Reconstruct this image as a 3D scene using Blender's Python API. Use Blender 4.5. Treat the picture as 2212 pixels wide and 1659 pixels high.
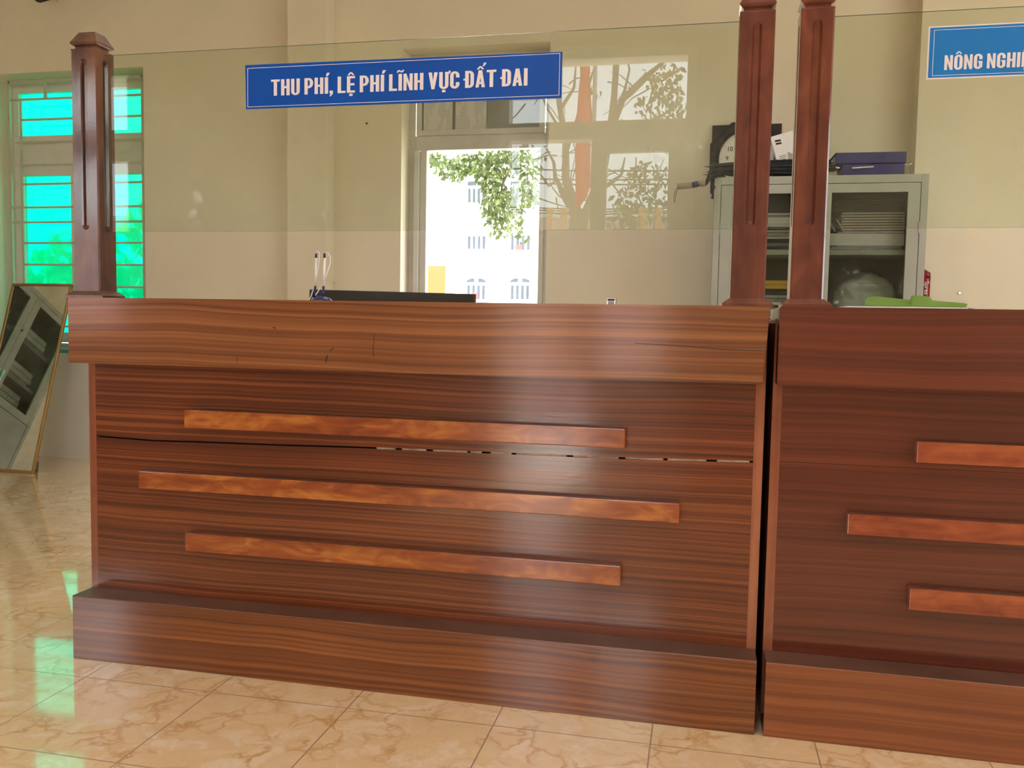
import bpy, bmesh, math, random
from mathutils import Vector, Matrix
for o in list(bpy.data.objects): bpy.data.objects.remove(o, do_unlink=True)
SC = bpy.context.scene
COL = SC.collection
rnd = random.Random(7)
# ------------------------------------------------------------------ camera
F_PX = 1880.03
CAM = Vector((1.8232, -2.2290, 1.0317))
YAW, PITCH, ROLL = 0.213274, 0.0694995, 0.0181718
FW = Vector((-math.sin(YAW)*math.cos(PITCH), math.cos(YAW)*math.cos(PITCH), -math.sin(PITCH)))
_r = FW.cross(Vector((0, 0, 1))).normalized(); _u = _r.cross(FW)
RT = math.cos(ROLL)*_r + math.sin(ROLL)*_u
UP = -math.sin(ROLL)*_r + math.cos(ROLL)*_u
cam_d = bpy.data.cameras.new('camera'); cam_d.sensor_width = 36; cam_d.lens = F_PX/2212*36
cam_d.clip_start = .02; cam_d.clip_end = 300
cam = bpy.data.objects.new('camera', cam_d); COL.objects.link(cam)
cam.matrix_world = Matrix(((RT.x, UP.x, -FW.x, CAM.x), (RT.y, UP.y, -FW.y, CAM.y), (RT.z, UP.z, -FW.z, CAM.z), (0, 0, 0, 1)))
SC.camera = cam
SC.view_settings.view_transform = 'Standard'; SC.view_settings.look = 'None'
SC.view_settings.exposure = -0.05; SC.view_settings.gamma = 1.0
SC.view_settings.use_curve_mapping = False
try:
    SC.cycles.max_bounces = 14; SC.cycles.diffuse_bounces = 6; SC.cycles.glossy_bounces = 6
    SC.cycles.transparent_max_bounces = 24; SC.cycles.transmission_bounces = 8
    SC.cycles.sample_clamp_indirect = 6; SC.cycles.use_denoising = True
    SC.cycles.caustics_refractive = True
except Exception: pass
# ------------------------------------------------------------------ sky and sun
SKY = 8.0
world = bpy.data.worlds.new('sky'); SC.world = world; world.use_nodes = True
nt = world.node_tree; nt.nodes.clear()
wo = nt.nodes.new('ShaderNodeOutputWorld'); wb = nt.nodes.new('ShaderNodeBackground')
tc = nt.nodes.new('ShaderNodeTexCoord'); sep = nt.nodes.new('ShaderNodeSeparateXYZ')
rp = nt.nodes.new('ShaderNodeValToRGB'); mx = nt.nodes.new('ShaderNodeMixRGB'); nz = nt.nodes.new('ShaderNodeTexNoise')
nz.inputs['Scale'].default_value = 3.0; nz.inputs['Detail'].default_value = 5
rp.color_ramp.elements[0].position = 0.0; rp.color_ramp.elements[0].color = (.86, .90, .97, 1)
rp.color_ramp.elements[1].position = .8; rp.color_ramp.elements[1].color = (.72, .82, 1, 1)
mx.inputs[2].default_value = (.93, .96, 1, 1)
nt.links.new(tc.outputs['Generated'], sep.inputs[0]); nt.links.new(sep.outputs['Z'], rp.inputs[0])
nt.links.new(tc.outputs['Generated'], nz.inputs['Vector']); nt.links.new(nz.outputs[0], mx.inputs[0])
nt.links.new(rp.outputs[0], mx.inputs[1]); nt.links.new(mx.outputs[0], wb.inputs[0])
wb.inputs[1].default_value = SKY; nt.links.new(wb.outputs[0], wo.inputs[0])
sd = bpy.data.lights.new('sun', 'SUN'); sd.energy = 22.0; sd.angle = math.radians(.6); sd.color = (1, .95, .86)
sun = bpy.data.objects.new('sun', sd); COL.objects.link(sun); sun.location = (0, -20, 20)
sun.rotation_euler = Vector((-.25, .72, -1.0)).to_track_quat('-Z', 'Y').to_euler()
def portal(name, loc, sx, sy, direction):
    d = bpy.data.lights.new(name, 'AREA'); d.shape = 'RECTANGLE'; d.size = sx; d.size_y = sy
    d.cycles.is_portal = True
    o = bpy.data.objects.new(name, d); COL.objects.link(o); o.location = loc
    o.rotation_euler = Vector(direction).to_track_quat('-Z', 'Z').to_euler(); return o
portal('door_daylight', (1.12, -3.42, 1.37), 1.3, 2.75, (0, 1, 0))
portal('front_window_daylight', (-2.68, -3.42, 1.85), 1.1, 2.0, (0, 1, 0))
portal('added_front_right_daylight', (5.5, -3.42, 1.75), 1.7, 1.9, (0, 1, 0))  # portal of the added front right window
portal('added_right_daylight', (6.72, -.6, 1.7), 3.4, 1.8, (-1, 0, 0))  # portal of the added right wall window
portal('back_window_daylight', (.36, 3.47, 1.9), .95, 2.0, (0, -1, 0))
FILL_LAMP_W = 15.5
def fill_lamp_light(x, y):
    k = .55 if x < 0 else (1 if x < 3 else 1.15)          # added lamps, set weaker at left to keep that side darker
    d = bpy.data.lights.new('added_fill_light', 'AREA'); d.shape = 'RECTANGLE'; d.size = 1.16; d.size_y = .26; d.energy = FILL_LAMP_W*k; d.color = (.86, 1, 1.16); d.spread = math.radians(125)
    o = bpy.data.objects.new('added_fill_light', d); COL.objects.link(o); o.location = (x, y, 3.53); return o
FILL_LAMPS = [(-1.9, -1.7), (1.3, -1.7), (4.4, -1.7), (-1.9, 1.5), (1.3, 1.5), (4.4, 1.5)]  # unseen ceiling lamps, added to brighten the interior
for a in FILL_LAMPS:
    fill_lamp_light(*a)

# ------------------------------------------------------------------ helpers
def ray(u, v): return FW + RT*((u-1106)/F_PX) + UP*((829.5-v)/F_PX)
def at(u, v, y):
    d = ray(u, v); return CAM + d*((y-CAM.y)/d.y)
def rf(u, v, y):                       # a point in front of the building that mirrors in the counter glass
    p = at(u, v, .1-y); return Vector((p.x, y, p.z))
class MB:
    def __init__(s): s.bm = bmesh.new()
    def box(s, x0, x1, y0, y1, z0, z1, bev=0, seg=1, rot=None, piv=None):
        vs = [s.bm.verts.new((x, y, z)) for x in (x0, x1) for y in (y0, y1) for z in (z0, z1)]
        fs = [s.bm.faces.new([vs[i] for i in f]) for f in ((0,1,3,2),(4,6,7,5),(0,4,5,1),(2,3,7,6),(0,2,6,4),(1,5,7,3))]
        geo = vs
        if bev:
            es = list({e for f in fs for e in f.edges})
            r = bmesh.ops.bevel(s.bm, geom=es, offset=bev, segments=seg, affect='EDGES', profile=.6)
            geo = list({v for f in r['faces'] for v in f.verts} | {v for v in vs if v.is_valid})
        if rot is not None:
            p = Vector(piv) if piv else Vector(((x0+x1)/2, (y0+y1)/2, (z0+z1)/2))
            bmesh.ops.transform(s.bm, matrix=Matrix.Translation(p) @ rot @ Matrix.Translation(-p), verts=[v for v in geo if v.is_valid])
        return s
    def prism(s, pts, vec):            # polygon extruded along a vector
        vec = Vector(vec)
        a = [s.bm.verts.new(p) for p in pts]; b = [s.bm.verts.new(Vector(p)+vec) for p in pts]
        n = len(a); s.bm.faces.new(a); s.bm.faces.new(b[::-1])
        for i in range(n): s.bm.faces.new((a[i], b[i], b[(i+1) % n], a[(i+1) % n]))
        return s
    def loft(s, rings, cap=True, smooth=False):
        R = [[s.bm.verts.new(p) for p in r] for r in rings]; n = len(R[0])
        for a, b in zip(R, R[1:]):
            for i in range(n):
                f = s.bm.faces.new((a[i], a[(i+1) % n], b[(i+1) % n], b[i])); f.smooth = smooth
        if cap: s.bm.faces.new(R[0][::-1]); s.bm.faces.new(R[-1])
        return s
    def tube(s, pts, r, n=8):
        pts = [Vector(p) for p in pts]; rings = []
        rr = r if isinstance(r, (list, tuple)) else [r]*len(pts)
        up = Vector((0, 0, 1))
        for i, p in enumerate(pts):
            t = (pts[min(i+1, len(pts)-1)]-pts[max(i-1, 0)]).normalized()
            a = t.cross(up)
            if a.length < .05: a = t.cross(Vector((0, 1, 0)))
            a.normalize(); b = t.cross(a).normalized()
            rings.append([p+(a*math.cos(k*2*math.pi/n)+b*math.sin(k*2*math.pi/n))*rr[i] for k in range(n)])
        return s.loft(rings, smooth=True)
    def grid(s, fn, nu, nv, th=None, smooth=True):
        V = [[s.bm.verts.new(fn(i/nu, j/nv)) for j in range(nv+1)] for i in range(nu+1)]
        fs = []
        for i in range(nu):
            for j in range(nv):
                f = s.bm.faces.new((V[i][j], V[i+1][j], V[i+1][j+1], V[i][j+1])); f.smooth = smooth; fs.append(f)
        if th: bmesh.ops.solidify(s.bm, geom=fs, thickness=th)
        return s
    def blob(s, c, r, sc=(1, 1, 1), amp=.1, sub=3, seed=1, fr=4):
        from mathutils import noise
        q = bmesh.ops.create_icosphere(s.bm, subdivisions=sub, radius=1)
        for v in q['verts']:
            d = 1+amp*noise.noise(v.co*fr+Vector((seed*3.1, seed, 0)))+amp*.5*abs(noise.noise(v.co*fr*2.3+Vector((0, seed*2, 5))))
            v.co = Vector((v.co.x*sc[0], v.co.y*sc[1], v.co.z*sc[2]))*r*d+Vector(c)
        return s
    def build(s, name, mat, parent=None, smooth=False):
        bmesh.ops.recalc_face_normals(s.bm, faces=s.bm.faces)
        me = bpy.data.meshes.new(name); s.bm.to_mesh(me); s.bm.free()
        if smooth:
            for p in me.polygons: p.use_smooth = True
        if isinstance(mat, (list, tuple)):
            for m in mat: me.materials.append(m)
        else: me.materials.append(mat)
        o = bpy.data.objects.new(name, me); COL.objects.link(o)
        if parent is not None:
            o.parent = parent; o.location = -Vector(parent_world(parent))
        return o
def parent_world(p):
    v = Vector(p.location)
    while p.parent: p = p.parent; v += Vector(p.location)
    return v
def tag(o, label=None, cat=None, group=None, kind=None):
    if label: o['label'] = label
    if cat: o['category'] = cat
    if group: o['group'] = group
    if kind: o['kind'] = kind
    return o
def thing(name, loc, label, cat, group=None):
    o = bpy.data.objects.new(name, None); COL.objects.link(o); o.location = loc; o.empty_display_size = .05
    return tag(o, label, cat, group)
def structure(name, loc=(0, 0, 0)):
    o = bpy.data.objects.new(name, None); COL.objects.link(o); o.location = loc; o.empty_display_size = .05
    o['kind'] = 'structure'; return o
def box(name, mat, parent, *a, **k): return MB().box(*a, **k).build(name, mat, parent)

# ------------------------------------------------------------------ materials
def mat(name):
    m = bpy.data.materials.new(name); m.use_nodes = True; n = m.node_tree
    return m, n, n.nodes['Principled BSDF']
def hexc(h):
    h = h.lstrip('#'); c = [int(h[i:i+2], 16)/255 for i in (0, 2, 4)]
    return tuple((x/12.92 if x <= .04045 else ((x+.055)/1.055)**2.4) for x in c)+(1,)
def add(n, t, **k):
    q = n.nodes.new(t)
    for a, b in k.items(): q.inputs[a.replace('_', ' ')].default_value = b
    return q
def noise_tex(n, vec, scale, detail=3, rough=.5, dist=0):
    q = n.nodes.new('ShaderNodeTexNoise'); q.inputs['Scale'].default_value = scale; q.inputs['Detail'].default_value = detail
    q.inputs['Roughness'].default_value = rough; q.inputs['Distortion'].default_value = dist
    if vec: n.links.new(vec, q.inputs['Vector'])
    return q
def mapping(n, src, scale=(1, 1, 1), loc=(0, 0, 0), rot=(0, 0, 0)):
    q = n.nodes.new('ShaderNodeMapping'); q.inputs['Scale'].default_value = scale
    q.inputs['Location'].default_value = loc; q.inputs['Rotation'].default_value = rot
    n.links.new(src, q.inputs['Vector']); return q.outputs[0]
def ramp(n, fac, stops):
    q = n.nodes.new('ShaderNodeValToRGB'); cr = q.color_ramp
    while len(cr.elements) < len(stops): cr.elements.new(.5)
    for e, (p, c) in zip(cr.elements, stops): e.position = p; e.color = c if len(c) == 4 else (*c, 1)
    n.links.new(fac, q.inputs[0]); return q.outputs[0]
def mixc(n, fac, a, b, mode='MIX'):
    q = n.nodes.new('ShaderNodeMixRGB'); q.blend_type = mode
    for i, x in enumerate((fac, a, b)):
        if hasattr(x, 'links'): n.links.new(x, q.inputs[i])
        else: q.inputs[i].default_value = x
    return q.outputs[0]
def math_n(n, op, a, b=None):
    q = n.nodes.new('ShaderNodeMath'); q.operation = op
    for i, x in enumerate((a, b)):
        if x is None: continue
        if hasattr(x, 'links'): n.links.new(x, q.inputs[i])
        else: q.inputs[i].default_value = x
    return q.outputs[0]
def bump(n, h, strength, dist=.01):
    q = n.nodes.new('ShaderNodeBump'); q.inputs['Strength'].default_value = strength; q.inputs['Distance'].default_value = dist
    n.links.new(h, q.inputs['Height']); return q.outputs[0]
def plain(name, col, rough=.5, metal=0, var=.06, scale=12, bmp=0, coat=0, spec=.5):
    m, n, b = mat(name); t = add(n, 'ShaderNodeTexCoord')
    q = noise_tex(n, t.outputs['Object'], scale, 4)
    c = hexc(col) if isinstance(col, str) else col
    lo = tuple(x*(1-var) for x in c[:3])+(1,); hi = tuple(min(1, x*(1+var)) for x in c[:3])+(1,)
    n.links.new(ramp(n, q.outputs[0], [(.3, lo), (.7, hi)]), b.inputs['Base Color'])
    b.inputs['Roughness'].default_value = rough; b.inputs['Metallic'].default_value = metal
    b.inputs['Specular IOR Level'].default_value = spec
    if coat: b.inputs['Coat Weight'].default_value = coat; b.inputs['Coat Roughness'].default_value = .1
    if bmp: n.links.new(bump(n, q.outputs[0], bmp), b.inputs['Normal'])
    return m
def wood(name, dark, mid, light, freq=55, wav=.03, along='X', rough=.13, figure=0, seed=0, contrast=1.0, long=.5):
    m, n, b = mat(name); t = add(n, 'ShaderNodeTexCoord'); o = t.outputs['Object']
    lp = (seed*1.7, seed*.9, seed*2.3)
    warp = noise_tex(n, mapping(n, o, (1.3, 2, 2.2) if along == 'X' else (2.2, 2, 1.3), lp), 1.0, 2)
    sub = n.nodes.new('ShaderNodeVectorMath'); sub.operation = 'MULTIPLY_ADD'
    off = n.nodes.new('ShaderNodeCombineXYZ'); wv = math_n(n, 'MULTIPLY', math_n(n, 'SUBTRACT', warp.outputs[0], .5), wav)
    n.links.new(wv, off.inputs[2 if along == 'X' else 0])
    av = n.nodes.new('ShaderNodeVectorMath'); av.operation = 'ADD'
    n.links.new(o, av.inputs[0]); n.links.new(off.outputs[0], av.inputs[1])
    s1 = (long, 3, freq) if along == 'X' else (freq, freq, long)
    s2 = (long*5, 8, freq*6) if along == 'X' else (freq*5, freq*5, long*4)
    a1 = noise_tex(n, mapping(n, av.outputs[0], s1, lp), 1.0, 3, .55)
    a2 = noise_tex(n, mapping(n, av.outputs[0], s2, lp), 1.0, 2, .6)
    a3 = noise_tex(n, mapping(n, o, (1.6, 1.6, 4) if along == 'X' else (6, 6, 1.6), lp), 1.0, 2)
    f = math_n(n, 'ADD', math_n(n, 'MULTIPLY', a1.outputs[0], .68), math_n(n, 'MULTIPLY', a2.outputs[0], .14))
    f = math_n(n, 'ADD', f, math_n(n, 'MULTIPLY', a3.outputs[0], .18))
    if figure:
        rot = (0, .35, 0) if along == 'X' else (0, .9, 0)
        a4 = noise_tex(n, mapping(n, o, (9, 9, 26) if along == 'X' else (14, 14, 7), lp, rot), 1.0, 3, .5, 1.2)
        f = math_n(n, 'ADD', math_n(n, 'MULTIPLY', f, 1-figure), math_n(n, 'MULTIPLY', a4.outputs[0], figure))
    k = .13/contrast
    c = ramp(n, f, [(.5-k, hexc(dark)), (.5, hexc(mid)), (.5+k, hexc(light))])
    n.links.new(c, b.inputs['Base Color'])
    b.inputs['Roughness'].default_value = .42; b.inputs['Specular IOR Level'].default_value = .2
    b.inputs['Coat Weight'].default_value = 1; b.inputs['Coat Roughness'].default_value = rough; b.inputs['Coat IOR'].default_value = 1.62
    h = noise_tex(n, mapping(n, o, (9, 14, 30) if along == 'X' else (30, 30, 9), lp), 1.6, 3)
    h2 = noise_tex(n, o, 160, 2)
    hh = math_n(n, 'ADD', h.outputs[0], math_n(n, 'MULTIPLY', h2.outputs[0], .25))
    n.links.new(bump(n, hh, .035, .006), b.inputs['Coat Normal'])
    return m
M = {}
M['sapele'] = wood('sapele_veneer', '#4c1e0c', '#6a2f14', '#8e4a22', freq=105, wav=.035, seed=1, long=.2, contrast=1.0)
M['sapele_apron'] = wood('sapele_apron_veneer', '#5c3018', '#7c4624', '#996036', freq=105, wav=.045, seed=3, long=.2, contrast=.85)
M['sapele_plinth'] = wood('sapele_plinth_veneer', '#5c2b12', '#7c411d', '#9c5c2c', freq=100, seed=5, wav=.05, long=.22, contrast=1.0)
M['sapele_red'] = wood('red_sapele_veneer', '#4e1c10', '#642a18', '#7a3a20', freq=80, wav=.05, seed=8, contrast=.7, long=.3)
M['sapele_red_plinth'] = wood('red_sapele_plinth_veneer', '#663018', '#834424', '#9c5a30', freq=70, wav=.06, seed=11, contrast=.7, long=.3)
M['slat'] = wood('orange_hardwood', '#763212', '#96481c', '#bc702e', freq=26, figure=.45, seed=4, rough=.16, long=1.5)
M['slat_red'] = wood('red_hardwood', '#7c3018', '#984522', '#b05a2c', freq=26, figure=.4, seed=6, rough=.2, long=1.5)
M['post'] = wood('post_hardwood', '#52241a', '#6a3222', '#7e432b', freq=18, along='Z', figure=.4, seed=2, rough=.14, long=1.4)
M['post_dark'] = wood('dark_post_hardwood', '#452218', '#5c3324', '#73452e', freq=18, along='Z', figure=.4, seed=9, rough=.12, long=1.4)
M['edge'] = wood('edge_band', '#743c24', '#915034', '#a86648', freq=20, along='Z', seed=12, figure=.2)
M['dusty_wood'] = plain('dusty_varnished_wood', '#62402f', .42, var=.16, scale=9, spec=.5)
M['dark_in'] = plain('raw_board_inside', '#2a1b12', .8)
M['crack_light'] = plain('pale_crack_light', '#b4a690', .8, var=.35, scale=30)  # pale colour for the light seen through the crack
def wallmat(name, col, bm=.08):
    m, n, b = mat(name); t = add(n, 'ShaderNodeTexCoord'); o = t.outputs['Object']
    a = noise_tex(n, o, 1.1, 4, .6); c = hexc(col)
    n.links.new(ramp(n, a.outputs[0], [(.3, tuple(x*.93 for x in c[:3])), (.7, tuple(min(1, x*1.04) for x in c[:3]))]), b.inputs['Base Color'])
    h = noise_tex(n, o, 90, 4, .6); n.links.new(bump(n, h.outputs[0], bm, .004), b.inputs['Normal'])
    b.inputs['Roughness'].default_value = .75; return m
M['wall'] = wallmat('cream_wall_paint', '#dcd2ba')
M['wall_dimmed'] = wallmat('dimmed_wall_paint', '#a3947a')  # unseen front wall, darkened to weaken its reflection and bounce
M['wall_low'] = wallmat('white_wall_paint', '#f0eadc')
M['ceiling'] = wallmat('ceiling_paint', '#dcd8cc')
M['outwall'] = wallmat('pink_wall_paint', '#c9a5a4')
M['canopy'] = wallmat('cream_canopy_paint', '#f0e6cc')
M['facade'] = wallmat('facade_cream_paint', '#fbf4dc', .02)
M['facade_y'] = plain('facade_yellow_trim', '#fae9a0', .7)
M['facade_o'] = plain('facade_orange_in_shade', '#664416', .7, var=.12, scale=.6)  # orange darkened, the porch shade is put into the colour
M['facade_c'] = plain('porch_column_in_shade', '#8a7424', .7)  # column colour darkened too, for the same porch shade
M['facade_glass'] = plain('facade_window_glass', '#363c44', .5, var=.15, scale=3, spec=.2)
M['white_frame'] = plain('white_window_paint', '#f4f4f0', .5)
M['brick_red'] = plain('red_curtain_cloth', '#b23a3a', .8)
# floor tiles
def tilemat():
    m, n, b = mat('marbled_floor_tiles'); t = add(n, 'ShaderNodeTexCoord'); o = t.outputs['Object']
    w = noise_tex(n, o, 5.5, 4, .6); wa = n.nodes.new('ShaderNodeVectorMath'); wa.operation = 'MULTIPLY_ADD'
    n.links.new(w.outputs['Color'], wa.inputs[0]); wa.inputs[1].default_value = (.24, .24, .24); n.links.new(o, wa.inputs[2])
    v = n.nodes.new('ShaderNodeTexVoronoi'); v.feature = 'DISTANCE_TO_EDGE'; v.inputs['Scale'].default_value = 9
    n.links.new(wa.outputs[0], v.inputs['Vector'])
    pat = noise_tex(n, wa.outputs[0], 7, 5, .65, .6)
    base = ramp(n, pat.outputs[0], [(.32, hexc('#eccca0')), (.5, hexc('#e6c090')), (.62, hexc('#eed0ac')), (.75, hexc('#f2dabe'))])
    msk = noise_tex(n, o, 6, 3)
    vein = math_n(n, 'MULTIPLY', ramp(n, v.outputs['Distance'], [(.0, (1, 1, 1)), (.05, (.35, .35, .35)), (.11, (0, 0, 0))]),
                  ramp(n, msk.outputs[0], [(.42, (0, 0, 0)), (.62, (1, 1, 1))]))
    c1 = mixc(n, vein, base, hexc('#d09c64'))
    sp = n.nodes.new('ShaderNodeSeparateXYZ'); n.links.new(o, sp.inputs[0])
    def gl(s, off):
        q = math_n(n, 'FRACT', math_n(n, 'MULTIPLY', math_n(n, 'ADD', s, 40-off), 2.5))
        q = math_n(n, 'ABSOLUTE', math_n(n, 'SUBTRACT', q, .5))     # .5 at a joint
        return math_n(n, 'GREATER_THAN', q, .4955)
    g = math_n(n, 'MAXIMUM', gl(sp.outputs[0], .1317), gl(sp.outputs[1], -.1149))
    n.links.new(mixc(n, g, c1, hexc('#a08264')), b.inputs['Base Color'])
    n.links.new(math_n(n, 'ADD', math_n(n, 'MULTIPLY', g, .4), .07), b.inputs['Roughness'])
    h = noise_tex(n, o, 14, 3); h2 = noise_tex(n, o, 45, 3)
    hh = math_n(n, 'SUBTRACT', math_n(n, 'ADD', math_n(n, 'MULTIPLY', h.outputs[0], .6), math_n(n, 'MULTIPLY', h2.outputs[0], .25)), math_n(n, 'MULTIPLY', g, .5))
    n.links.new(bump(n, hh, .06, .004), b.inputs['Normal'])
    b.inputs['Specular IOR Level'].default_value = .5
    b.inputs['Coat Weight'].default_value = 1; b.inputs['Coat Roughness'].default_value = .04; b.inputs['Coat IOR'].default_value = 1.5
    n.links.new(bump(n, hh, .03, .004), b.inputs['Coat Normal'])
    return m
M['tiles'] = tilemat()
def glassmat(name, tint, dirt=0, refl=1.0):
    m, n, b = mat(name); n.nodes.remove(b); out = n.nodes['Material Output']
    tr = add(n, 'ShaderNodeBsdfTransparent'); tr.inputs[0].default_value = (*tint, 1)
    gl = add(n, 'ShaderNodeBsdfGlossy'); gl.inputs['Roughness'].default_value = 0.0; gl.inputs['Color'].default_value = (.96, .98, 1, 1)
    lw = add(n, 'ShaderNodeLayerWeight'); lw.inputs[0].default_value = .5
    f = math_n(n, 'ADD', math_n(n, 'MULTIPLY', math_n(n, 'POWER', lw.outputs['Facing'], 5), .9), .032*refl)
    ms = add(n, 'ShaderNodeMixShader'); n.links.new(f, ms.inputs[0]); n.links.new(tr.outputs[0], ms.inputs[1]); n.links.new(gl.outputs[0], ms.inputs[2])
    res = ms.outputs[0]
    if dirt:
        t = add(n, 'ShaderNodeTexCoord'); o = t.outputs['Object']
        v = n.nodes.new('ShaderNodeTexVoronoi'); v.inputs['Scale'].default_value = 17
        wn = noise_tex(n, o, 18, 3); va = n.nodes.new('ShaderNodeVectorMath'); va.operation = 'MULTIPLY_ADD'
        va.inputs[1].default_value = (.06, .06, .06); n.links.new(wn.outputs['Color'], va.inputs[0]); n.links.new(o, va.inputs[2])
        n.links.new(va.outputs[0], v.inputs['Vector'])
        spots = ramp(n, v.outputs['Distance'], [(.2, (1, 1, 1)), (.34, (0, 0, 0))])
        m1 = noise_tex(n, o, 3.2, 2); gate = ramp(n, m1.outputs[0], [(.50, (0, 0, 0)), (.62, (1, 1, 1))])
        fine = noise_tex(n, o, 60, 4, .7)
        haze = noise_tex(n, o, 4, 4, .6)
        sp = n.nodes.new('ShaderNodeSeparateXYZ'); n.links.new(o, sp.inputs[0])
        low = ramp(n, math_n(n, 'SUBTRACT', sp.outputs[2], 1.0), [(.28, (1, 1, 1)), (.5, (.25, .25, .25)), (.62, (0, 0, 0))])
        d = math_n(n, 'MULTIPLY', math_n(n, 'MULTIPLY', math_n(n, 'MULTIPLY', spots, gate), low), math_n(n, 'ADD', fine.outputs[0], .1))
        d = math_n(n, 'ADD', math_n(n, 'MULTIPLY', d, .55), math_n(n, 'MULTIPLY', ramp(n, haze.outputs[0], [(.45, (0, 0, 0)), (.75, (1, 1, 1))]), dirt))
        df = add(n, 'ShaderNodeBsdfTranslucent'); df.inputs[0].default_value = (.9, .88, .8, 1)
        d2 = add(n, 'ShaderNodeBsdfDiffuse'); d2.inputs[0].default_value = (.85, .85, .78, 1)
        mm = add(n, 'ShaderNodeMixShader'); n.links.new(df.outputs[0], mm.inputs[1]); n.links.new(d2.outputs[0], mm.inputs[2])
        m2 = add(n, 'ShaderNodeMixShader'); n.links.new(d, m2.inputs[0]); n.links.new(res, m2.inputs[1]); n.links.new(mm.outputs[0], m2.inputs[2]); res = m2.outputs[0]
    n.links.new(res, out.inputs[0]); return m
M['glass'] = glassmat('counter_glass', (.925, .955, .905), dirt=.03)
M['glass_edge'] = plain('green_glass_edge', '#4c5648', .3)
M['clear'] = glassmat('clear_window_glass', (.96, .98, .97))
def filmmat():
    m, n, b = mat('dusty_filmed_glass'); n.nodes.remove(b); out = n.nodes['Material Output']
    tr = add(n, 'ShaderNodeBsdfTransparent'); tr.inputs[0].default_value = (.047, .047, .045, 1)
    d = add(n, 'ShaderNodeBsdfDiffuse'); d.inputs[0].default_value = (.5, .5, .46, 1)
    g = add(n, 'ShaderNodeBsdfGlossy'); g.inputs['Roughness'].default_value = .05
    a = add(n, 'ShaderNodeMixShader'); a.inputs[0].default_value = .5; n.links.new(tr.outputs[0], a.inputs[1]); n.links.new(d.outputs[0], a.inputs[2])
    c = add(n, 'ShaderNodeMixShader'); c.inputs[0].default_value = .06; n.links.new(a.outputs[0], c.inputs[1]); n.links.new(g.outputs[0], c.inputs[2])
    n.links.new(c.outputs[0], out.inputs[0]); return m
M['film'] = filmmat()
M['cab_glass'] = glassmat('dusty_cabinet_glass', (.80, .82, .78), dirt=.06)
def greenglass():
    m, n, b = mat('cyan_frosted_glass'); n.nodes.remove(b); out = n.nodes['Material Output']
    t = add(n, 'ShaderNodeTexCoord'); w = noise_tex(n, t.outputs['Object'], 60, 2)
    tr = add(n, 'ShaderNodeBsdfTransparent'); tr.inputs[0].default_value = (.0, .4, .26, 1)
    tl = add(n, 'ShaderNodeBsdfTranslucent'); tl.inputs[0].default_value = (.0, .62, .36, 1)
    rr = add(n, 'ShaderNodeBsdfRefraction'); rr.inputs['IOR'].default_value = 1.02; rr.inputs['Roughness'].default_value = .26
    rr.inputs['Color'].default_value = (.0, .50, .40, 1)
    a = add(n, 'ShaderNodeMixShader'); a.inputs[0].default_value = .22
    n.links.new(rr.outputs[0], a.inputs[1]); n.links.new(tl.outputs[0], a.inputs[2])
    a2 = add(n, 'ShaderNodeMixShader'); a2.inputs[0].default_value = .12; n.links.new(a.outputs[0], a2.inputs[1]); n.links.new(tr.outputs[0], a2.inputs[2])
    g = add(n, 'ShaderNodeBsdfGlossy'); g.inputs['Roughness'].default_value = .1
    c = add(n, 'ShaderNodeMixShader'); c.inputs[0].default_value = .04; n.links.new(a2.outputs[0], c.inputs[1]); n.links.new(g.outputs[0], c.inputs[2])
    n.links.new(c.outputs[0], out.inputs[0]); return m
M['green_glass'] = greenglass()
M['alu'] = plain('painted_window_frame', '#d6d4c8', .45, var=.04)
M['alu2'] = plain('grey_aluminium_frame', '#c4c0b8', .4, var=.05)
M['grille'] = plain('painted_iron_grille', '#b2b39c', .5)
M['sill'] = plain('teal_sill_tile', '#4fa79a', .35)
M['steel'] = plain('grey_painted_steel', '#a3a294', .38, var=.05, scale=6)
M['steel_in'] = plain('grey_steel_inside', '#6d6b60', .6)
M['blue'] = plain('blue_vinyl', '#0b4ca8', .4, var=.05, spec=.25)
M['blue2'] = plain('lighter_blue_vinyl', '#1c78c4', .3, var=.04)
M['letter'] = plain('pinkish_white_vinyl', '#e8dcdc', .4, var=.02)
M['white'] = plain('white_plastic', '#ece7e0', .35, var=.03)
M['paper'] = plain('white_paper', '#dcd8d0', .8, var=.05)
M['paper2'] = plain('grey_paper', '#a8a49c', .8, var=.12)
M['black'] = plain('black_plastic', '#1d1c1b', .45)
M['monitor'] = plain('charcoal_plastic', '#484440', .5)
M['fabric'] = plain('black_umbrella_cloth', '#17181a', .6, var=.3, scale=30, bmp=.1)
M['navy'] = plain('navy_plastic', '#22265a', .3)
M['binder'] = plain('navy_binder_cover', '#2a2c68', .4, var=.1, scale=8)
M['chrome'] = plain('polished_chrome', '#d8d8d8', .12, metal=1)
M['gold'] = plain('brushed_gold_frame', '#a38658', .32, metal=.75)
M['red'] = plain('red_foil', '#b3202c', .3, coat=.6, var=.2, scale=40)
M['green'] = plain('lime_card_folder', '#94b648', .5, var=.05)
M['yellow'] = plain('yellow_box_card', '#d8a828', .6)
M['tan'] = plain('tan_handle', '#8c7f6c', .45)
M['pinkpaper'] = plain('pink_booklet_cover', '#c9b2aa', .7, var=.1)
M['file_grey'] = plain('olive_grey_file_card', '#4c4a40', .85, var=.2, spec=.1)
M['darkcard'] = plain('dark_card', '#2a2825', .7, var=.3)
M['leaf'] = None
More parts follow.
